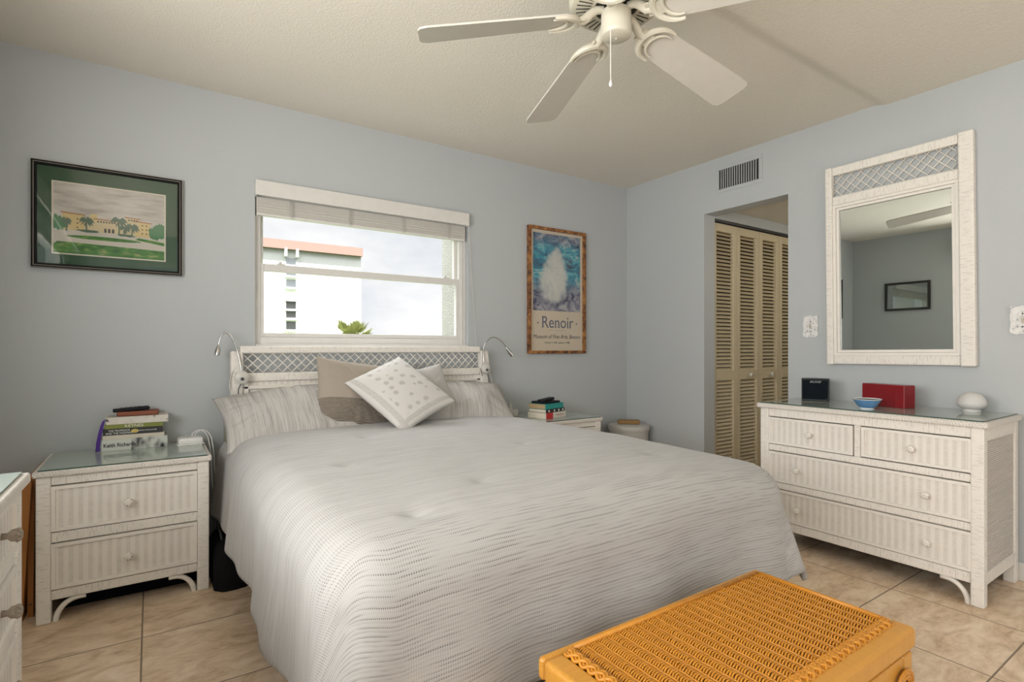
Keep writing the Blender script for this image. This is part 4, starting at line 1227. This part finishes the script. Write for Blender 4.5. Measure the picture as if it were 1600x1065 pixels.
# ------------------------------------------------------------------ things on the furniture
NT1 = NSH + 0.005
def book(label, x, y, z, w, d, h, rz, cover, page=None, name='book', cat='book', spine_w=None, group=None, pages_left=False):
    """w along spine (local x), spine faces -y"""
    t = thing(name, label, cat, (x, y, z), (0, 0, radians(rz)), group)
    b = MB(); th = 0.0022
    b.box(-w / 2, w / 2, 0, d, 0, th); b.box(-w / 2, w / 2, 0, d, h - th, h)
    b.box(-w / 2, w / 2, -0.0015, 0.003, 0, h)
    b.build('cover', cover, t, bevel=0.0012)
    b = MB(); b.box(-w / 2 + 0.003, w / 2 - 0.003, 0.003, d - 0.003, th, h - th); b.build('pages', page or M['paper'], t)
    return t
SXc = -3.415
def spine_text(t, body, size, x, z, mat, sx=1.0, align='CENTER', bold=0.0):
    return text('spine_lettering', body, size, (x, -0.0018, z), (radians(90), 0, 0), mat, t, align, sx=sx, ext=0.0003, bold=bold)
wink = flat('white_ink', (0.72, 0.72, 0.68)); kink = flat('black_ink', (0.03, 0.03, 0.03)); gink = flat('gold_ink', (0.55, 0.42, 0.12))
BY = -0.128; BD = 0.112
tt = NT('grey_photo_spine')
u, v, _ = tt.sep(tt.coord('Object'))
pn = tt.noise(tt.scale(tt.coord('Object'), (16, 16, 10), rot=(0, 0.6, 0)), 1.0, 2)
photo = tt.cramp(pn, [(0.42, (0.012, 0.012, 0.012)), (0.48, (0.30, 0.31, 0.29)), (0.56, (0.55, 0.58, 0.53))])
bk_m = tt.done(tt.mix(tt.ramp(u, -0.018, -0.014), (0.55, 0.58, 0.53), photo), 0.4)
k1 = book('thick grey and white hardback at the bottom of the left stack', SXc - 0.005, BY, NT1, 0.256, BD, 0.052, 1.5, bk_m)
spine_text(k1, 'Keith Richards', 0.024, -0.060, 0.025, kink, 0.86, bold=0.0006)
k2 = book('plain cream thin book above the thick grey hardback', SXc - 0.010, BY + 0.002, NT1 + 0.052, 0.24, BD - 0.004, 0.019, 0.5, flat('cream_cover', (0.58, 0.54, 0.45)))
k3 = book('black book with a gold oval on its spine in the left stack', SXc - 0.012, BY + 0.001, NT1 + 0.071, 0.232, BD - 0.006, 0.030, -0.5, flat('black_cover', (0.015, 0.015, 0.015), 0.4))
spine_text(k3, 'THE PROFESSOR', 0.0125, -0.055, 0.0205, wink, 0.9); spine_text(k3, 'AND THE MADMAN', 0.0125, -0.055, 0.0085, wink, 0.9)
spine_text(k3, 'SIMON WINCHESTER', 0.0085, 0.055, 0.015, wink, 0.9)
b = MB(); b.lathe([(0.0, 0.0), (1.0, 0.0), (1.0, 1.0), (0.0, 1.0)], 20, (0, 0, 0), 'y'); b.xf(Matrix.Translation((0.005, -0.0015, 0.015)) @ Matrix.Diagonal((0.015, 0.0006, 0.009, 1))); b.build('spine_emblem', gink, k3)
k4 = book('olive green book above the black one in the left stack', SXc - 0.008, BY + 0.001, NT1 + 0.101, 0.228, BD - 0.006, 0.020, 0, flat('olive_cover', (0.19, 0.21, 0.035), 0.45))
spine_text(k4, 'KEYNES', 0.019, -0.002, 0.010, wink, 1.1)
tt = NT('cream_patterned_cover'); nn = tt.noise(tt.coord('Object'), 40, 3)
k5 = book('cream patterned book under the rust notebook', SXc + 0.004, BY, NT1 + 0.121, 0.243, BD, 0.033, -1.5, tt.done(tt.cramp(nn, [(0.33, (0.12, 0.10, 0.09)), (0.40, (0.60, 0.56, 0.50)), (0.6, (0.64, 0.60, 0.54))]), 0.6))
nb = thing('notebook', 'rust-brown leather notebook near the top of the left stack', 'notebook', (SXc + 0.004, BY + 0.02, NT1 + 0.154), (0, 0, radians(-3)))
b = MB(); b.box(-0.082, 0.082, 0, 0.085, 0, 0.022); b.build('cover', flat('rust_leather', (0.20, 0.055, 0.022), 0.55), nb, bevel=0.006, seg=3)
b = MB(); b.box(-0.078, 0.078, 0.001, 0.0875, 0.006, 0.016); b.build('pages', M['paper'], nb)
def remote(label, loc, rot, w, d, h=0.016):
    r = thing('remote_control', label, 'remote control', loc, rot)
    b = MB(); b.box(-w / 2, w / 2, 0, d, 0, h); b.build('case', M['black'], r, bevel=0.006, seg=3)
    for i in range(5):
        for j in range(2):
            b = MB(); b.box(-w / 2 + 0.03 + i * (w - 0.06) / 5, -w / 2 + 0.042 + i * (w - 0.06) / 5, 0.010 + j * 0.016, 0.018 + j * 0.016, h - 0.001, h + 0.0025); b.build('button', M['darkgrey'], r)
    return r
remote('black remote control on top of the left book stack', (SXc - 0.02, BY + 0.03, NT1 + 0.177), (0, radians(-3), radians(3)), 0.145, 0.045)
ly = thing('lanyard', 'purple lanyard hanging down the left end of the book stack', 'lanyard', (SXc - 0.142, BY - 0.004, NT1))
b = MB()
path = [(0.036, 0.0, 0.165), (0.020, -0.004, 0.148), (0.012, -0.006, 0.12), (0.004, -0.008, 0.08), (-0.002, -0.009, 0.04), (-0.004, -0.010, 0.003)]
for (p, q), (wa, wb) in zip(zip(path[1:], path[2:]), ((0.004, 0.006), (0.006, 0.0075), (0.0075, 0.008), (0.008, 0.008))):
    for yy_ in (0.0, 0.002):
        b.quadpts([(p[0] - wa, p[1] + yy_, p[2]), (q[0] - wb, q[1] + yy_, q[2]), (q[0] + wb, q[1] + yy_, q[2]), (p[0] + wa, p[1] + yy_, p[2])])
b.build('ribbon', M['purple'], ly)
b = MB(); b.tube([(0.016, -0.005, 0.142), (0.028, 0.0, 0.16), (0.05, 0.02, 0.182)], 0.0012, 6); b.build('string', M['lampwhite'], ly)

cg = thing('charger', 'white charging puck with a cable on the left nightstand', 'charger', (-3.196, -0.12, NT1), (0, 0, radians(3)))
b = MB(); b.box(-0.054, 0.054, -0.035, 0.045, 0, 0.034); b.build('case', M['whiteplastic'], cg, bevel=0.012, seg=4)
b = MB(); b.box(-0.058, 0.058, -0.038, 0.048, 0, 0.004); b.build('base_pad', M['whiteplastic'], cg, bevel=0.0015)
b = MB()
for q in (0.0, 0.014):
    b.tube(arc_pts([(0.01 + q, 0.03, 0.034), (0.015 + q, 0.03, 0.05), (0.045 + q, 0.02, 0.062), (0.075 + q, 0.0, 0.03), (0.085 + q, -0.03, -0.06), (0.09 + q, -0.05, -0.2), (0.10 + q, -0.06, -0.35), (0.11 + q, -0.04, -0.52)]), 0.0022, 8)
b.build('cable', M['whiteplastic'], cg, smooth=True)

# things on the far nightstand
cx2, cy2, a2 = -1.055, -0.355, 14
def book2(label, z, h, w, d, cover, dx=0.0, page=None):
    return book(label, cx2 + dx, cy2, z, w, d, h, a2, cover, page)
tt = NT('white_red_spine'); u, v, _ = tt.sep(tt.coord('Object'))
wr = tt.done(tt.mix(tt.math('MULTIPLY', tt.ramp(u, -0.11, -0.105), tt.ramp(u, -0.03, -0.035)), (0.60, 0.56, 0.50), (0.50, 0.03, 0.03)), 0.5)
q1 = book2('white hardback with red spine label at the bottom of the right stack', NT1, 0.040, 0.225, 0.16, wr)
b = MB(); b.box(0.0, 0.085, -0.0022, -0.001, 0.017, 0.0225); b.build('spine_stripe', flat('pale_red_ink', (0.42, 0.22, 0.18)), q1)
q2 = book2('thin black-spined book under the teal one', NT1 + 0.040, 0.024, 0.205, 0.155, flat('black_spine', (0.02, 0.02, 0.02)), -0.004)
b = MB()
for xq in (-0.08, -0.02, 0.03, 0.075): b.box(xq, xq + 0.014, -0.0022, -0.001, 0.006, 0.018)
b.build('spine_blocks', wink, q2)
q3 = book2('teal-spined book under the black wallet', NT1 + 0.064, 0.036, 0.20, 0.15, flat('teal_spine', (0.02, 0.26, 0.24), 0.5), -0.012, flat('tan_pages', (0.42, 0.30, 0.16)))
w1 = thing('wallet', 'flat black leather folder on top of the teal book', 'wallet', (cx2 - 0.02, cy2 + 0.01, NT1 + 0.10), (0, 0, radians(a2)))
b = MB(); b.box(-0.085, 0.085, 0, 0.12, 0, 0.014); b.build('folder', M['black'], w1, bevel=0.004)
remote('black remote control on the far nightstand stack', (cx2 - 0.035, cy2 + 0.03, NT1 + 0.114), (0, radians(-4), radians(a2 + 6)), 0.15, 0.05, 0.018)
c2 = thing('charging_base', 'cream toothbrush-style charging base on the far nightstand', 'charger', (-1.262, -0.10, NT1))
b = MB(); b.box(-0.06, 0.05, -0.035, 0.045, 0, 0.045); b.build('base', M['lampwhite'], c2, bevel=0.006)
b = MB(); b.lathe([(0.0, 0.045), (0.014, 0.045), (0.012, 0.088), (0.006, 0.092), (0.005, 0.108), (0.0, 0.109)], 18, (0.0, 0, 0)); b.build('peg', M['lampwhite'], c2, smooth='auto')

# hamper in the corner
hp = thing('hamper', 'round pale grey lidded bin in the room corner', 'bin', (-0.172, -0.19, 0))
b = MB(); b.lathe([(0.0, 0.0), (0.135, 0.0), (0.138, 0.01), (0.155, 0.44), (0.0, 0.44)], 48); b.build('body', M['hamper'], hp, smooth='auto')
b = MB(); b.lathe([(0.155, 0.43), (0.164, 0.432), (0.166, 0.455), (0.160, 0.468), (0.13, 0.476), (0.0, 0.482)], 48); b.build('lid', M['hamper'], hp, smooth='auto')
sb = thing('wooden_box', 'small tan wooden slab lying on the round bin lid', 'box', (-0.185, -0.20, 0.481), (0, 0, radians(-44)))
b = MB(); b.box(-0.085, 0.085, -0.05, 0.03, 0, 0.028); b.build('slab', flat('tan_wood', (0.27, 0.15, 0.045), 0.6), sb, bevel=0.004)

# dresser top
DT = 0.780
sp_ = thing('speaker', 'small black speaker at the doorway end of the dresser', 'speaker', (-0.185, -1.655, DT), (0, 0, radians(-68)))
b = MB(); sw, shh = 0.138, 0.128
b.prism([(-sw / 2, -0.03), (sw / 2, -0.03), (sw / 2, 0.02), (sw / 2 - 0.03, 0.045), (-sw / 2 + 0.03, 0.045), (-sw / 2, 0.02)], 0.002, shh); b.build('cabinet', M['black'], sp_, bevel=0.007, seg=3)
b = MB(); b.box(-sw / 2 + 0.006, sw / 2 - 0.006, -0.0325, -0.029, 0.01, shh - 0.008)
tt = NT('speaker_cloth'); d_, _c = tt.vor(tt.coord('Object'), 420, 0.0); tt.bump(d_, 0.001); gr = tt.done((0.006, 0.009, 0.013), 0.8, spec=0.1)
b.build('grille', gr, sp_, bevel=0.003)
text('brand_lettering', 'BOSE', 0.016, (0, -0.0332, shh - 0.019), (radians(90), 0, 0), flat('grey_logo', (0.35, 0.36, 0.36)), sp_, shear=0.3, sx=1.5)
rb = thing('box', 'dark red lacquered box on the dresser', 'box', (-0.257, -2.118, DT), (0, 0, radians(-107)))
b = MB(); b.box(-0.228, 0.0, 0, 0.075, 0, 0.115); b.build('body', M['red'], rb, bevel=0.003)
bo = thing('bowl', 'small blue and white bowl in front of the red box', 'bowl', (-0.40, -2.01, DT))
tt = NT('blue_glaze'); nn = tt.noise(tt.coord('Object'), 26, 4); M['blue'] = tt.done(tt.mix(nn, (0.05, 0.16, 0.36), (0.18, 0.36, 0.58)), 0.15)
b = MB(); b.mat = 0
b.lathe([(0.0, 0.002), (0.030, 0.0), (0.031, 0.006)], 40); b.mat = 1; b.lathe([(0.031, 0.006), (0.042, 0.016), (0.058, 0.041), (0.062, 0.046)], 40)
b.mat = 0; b.lathe([(0.062, 0.046), (0.065, 0.050), (0.063, 0.0505), (0.053, 0.038), (0.04, 0.016), (0.0, 0.010)], 40)
b.build('bowl_body', [flat('white_glaze', (0.66, 0.68, 0.68), 0.15), M['blue']], bo, smooth='auto')
dm = thing('dome_lamp', 'grey frosted dome lamp at the right end of the dresser', 'lamp', (-0.125, -2.345, DT))
b = MB(); b.lathe([(0.0, 0.0), (0.034, 0.0), (0.036, 0.005), (0.034, 0.012), (0.0, 0.012)], 32); b.build('base', M['domeglass'], dm, smooth='auto')
b = MB(); b.lathe([(0.032, 0.010)] + [(0.056 * cos(radians(a)), 0.040 + (0.054 if a > 0 else 0.034) * sin(radians(a))) for a in range(-54, 91, 6)] + [(0.0, 0.094)], 40); b.build('shade', M['domeglass'], dm, smooth=True)

# wooden boards beside the left nightstand
for i, (x, dx, zt_, y0, lab) in enumerate(((-3.795, 0.028, 0.555, -0.40, 'orange wooden board leaning farthest left beside the nightstand'), (-3.762, 0.006, 0.575, -0.36, 'orange-brown wooden board pressed against the nightstand side'))):
    wb = thing('wooden_board', lab, 'board', (x, y0, 0))
    b = MB(); w_ = 0.030 if i == 0 else 0.018
    b.prism([(-w_ / 2, 0.0), (w_ / 2, 0.0), (w_ / 2 + dx, zt_ - 0.008), (w_ / 2 + dx - 0.004, zt_), (-w_ / 2 + dx + 0.004, zt_), (-w_ / 2 + dx, zt_ - 0.008)], 0.0, 0.34, 'xz')
    b.build('plank', M['orangewood'], wb, bevel=0.003)
    b = MB(); b.lathe([(0.0, 0.0), (0.004, 0.0), (0.003, 0.002), (0, 0.002)], 10, (0.0 + dx * 0.1, 0.0, 0.05), 'y'); b.build('screw', M['darkgrey'], wb)

tt = plain('black_cloth', (0.008, 0.008, 0.009), 0.9, spec=0.1)  # black case and bag added to deepen the shade under nightstand and bed
fc = thing('added_case', 'flat black case added to darken the space under the left nightstand', 'case', (-3.39, -0.20, 0))
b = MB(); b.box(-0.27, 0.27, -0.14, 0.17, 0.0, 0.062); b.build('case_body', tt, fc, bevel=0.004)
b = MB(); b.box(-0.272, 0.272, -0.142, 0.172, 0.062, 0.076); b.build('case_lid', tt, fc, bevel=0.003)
bg_ = thing('bag', 'black bag added to darken the gap between nightstand and bed', 'bag', (-3.052, -0.33, 0))
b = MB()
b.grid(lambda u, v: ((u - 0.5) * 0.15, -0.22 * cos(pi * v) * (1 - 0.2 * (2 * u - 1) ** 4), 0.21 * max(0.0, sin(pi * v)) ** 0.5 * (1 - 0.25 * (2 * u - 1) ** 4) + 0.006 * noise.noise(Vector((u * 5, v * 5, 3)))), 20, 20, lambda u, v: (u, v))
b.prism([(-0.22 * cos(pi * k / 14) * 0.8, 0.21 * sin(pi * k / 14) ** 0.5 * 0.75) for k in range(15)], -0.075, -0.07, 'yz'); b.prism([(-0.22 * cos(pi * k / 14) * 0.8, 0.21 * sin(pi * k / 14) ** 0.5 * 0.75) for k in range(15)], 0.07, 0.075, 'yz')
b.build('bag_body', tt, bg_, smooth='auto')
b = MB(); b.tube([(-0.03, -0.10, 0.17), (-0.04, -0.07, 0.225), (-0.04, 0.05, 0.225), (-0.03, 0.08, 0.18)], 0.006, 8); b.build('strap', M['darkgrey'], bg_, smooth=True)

# reading lamps
def lamp(label, loc, ctrl, head, clipx, cords):
    L = thing('reading_lamp', label, 'lamp', loc)
    b = MB(); b.tube(arc_pts(ctrl), 0.0042, 8); b.build('gooseneck', M['chrome'], L, smooth=True)
    h0, h1 = Vector(head[0]), Vector(head[1]); d = (h1 - h0)
    b = MB(); b.tube([h0, h0 + d * 0.25, h0 + d * 0.6, h0 + d * 0.92, h1], [0.0045, 0.010, 0.0135, 0.012, 0.0115], 14); b.build('lamp_head', M['chrome'], L, smooth='auto')
    b = MB(); b.lathe([(0.0, 0.0), (0.030, 0.0), (0.034, 0.004), (0.034, 0.016), (0.026, 0.023), (0.0, 0.026)], 28, (clipx, -0.018, 0.0), 'y'); cl = b.build('clip', M['lampwhite'], L, smooth='auto')
    b = MB(); b.lathe([(0.0, 0.0), (0.009, 0.0), (0.008, 0.004), (0, 0.004)], 14, (clipx, -0.044, -0.008), 'y'); b.build('switch_button', M['darkgrey'], cl)
    b = MB(); b.box(clipx - 0.013, clipx + 0.013, -0.02, 0.03, -0.032, 0.02); b.build('clamp', M['lampwhite'], L, bevel=0.004)
    for m, pts in cords:
        b = MB(); b.tube(arc_pts(pts), 0.0028, 6); b.build('cord', m, L, smooth=True)
lamp('silver gooseneck lamp clipped to the left headboard post', (-2.966, -0.105, 0.93),
     [(0.0, -0.012, 0.0), (-0.004, -0.01, 0.06), (-0.018, 0.0, 0.135), (-0.045, 0.0, 0.205), (-0.074, 0.0, 0.235), (-0.096, 0.0, 0.205), (-0.105, 0.0, 0.168)],
     ((-0.105, 0.0, 0.168), (-0.113, -0.01, 0.115)), 0.0,
     [(M['lampwhite'], [(-0.03, 0.01, 0.05), (-0.05, 0.0, 0.0), (-0.055, -0.01, -0.06), (-0.04, -0.03, -0.11), (-0.06, -0.10, -0.19)]), (M['darkgrey'], [(0.0, -0.01, -0.03), (-0.014, -0.015, -0.06), (-0.016, -0.02, -0.09)])])
lamp('silver gooseneck lamp clipped to the right headboard post', (-1.482, -0.105, 0.945),
     [(0.0, -0.012, 0.0), (-0.006, -0.01, 0.06), (0.0, 0.0, 0.135), (0.03, 0.0, 0.19), (0.078, 0.0, 0.212), (0.14, 0.0, 0.19), (0.182, 0.0, 0.145)],
     ((0.182, 0.0, 0.145), (0.228, -0.01, 0.083)), 0.0,
     [(M['lampwhite'], [(0.0, 0.0, 0.13), (0.035, 0.005, 0.10), (0.042, 0.0, 0.0), (0.06, -0.01, -0.10), (0.05, -0.02, -0.20)]), (M['darkgrey'], [(-0.01, -0.02, 0.03), (-0.032, -0.02, 0.0), (-0.03, -0.03, -0.05)]), (M['darkgrey'], [(0.02, -0.01, -0.02), (0.028, -0.02, -0.08), (0.04, -0.03, -0.16), (0.042, -0.04, -0.2)])])
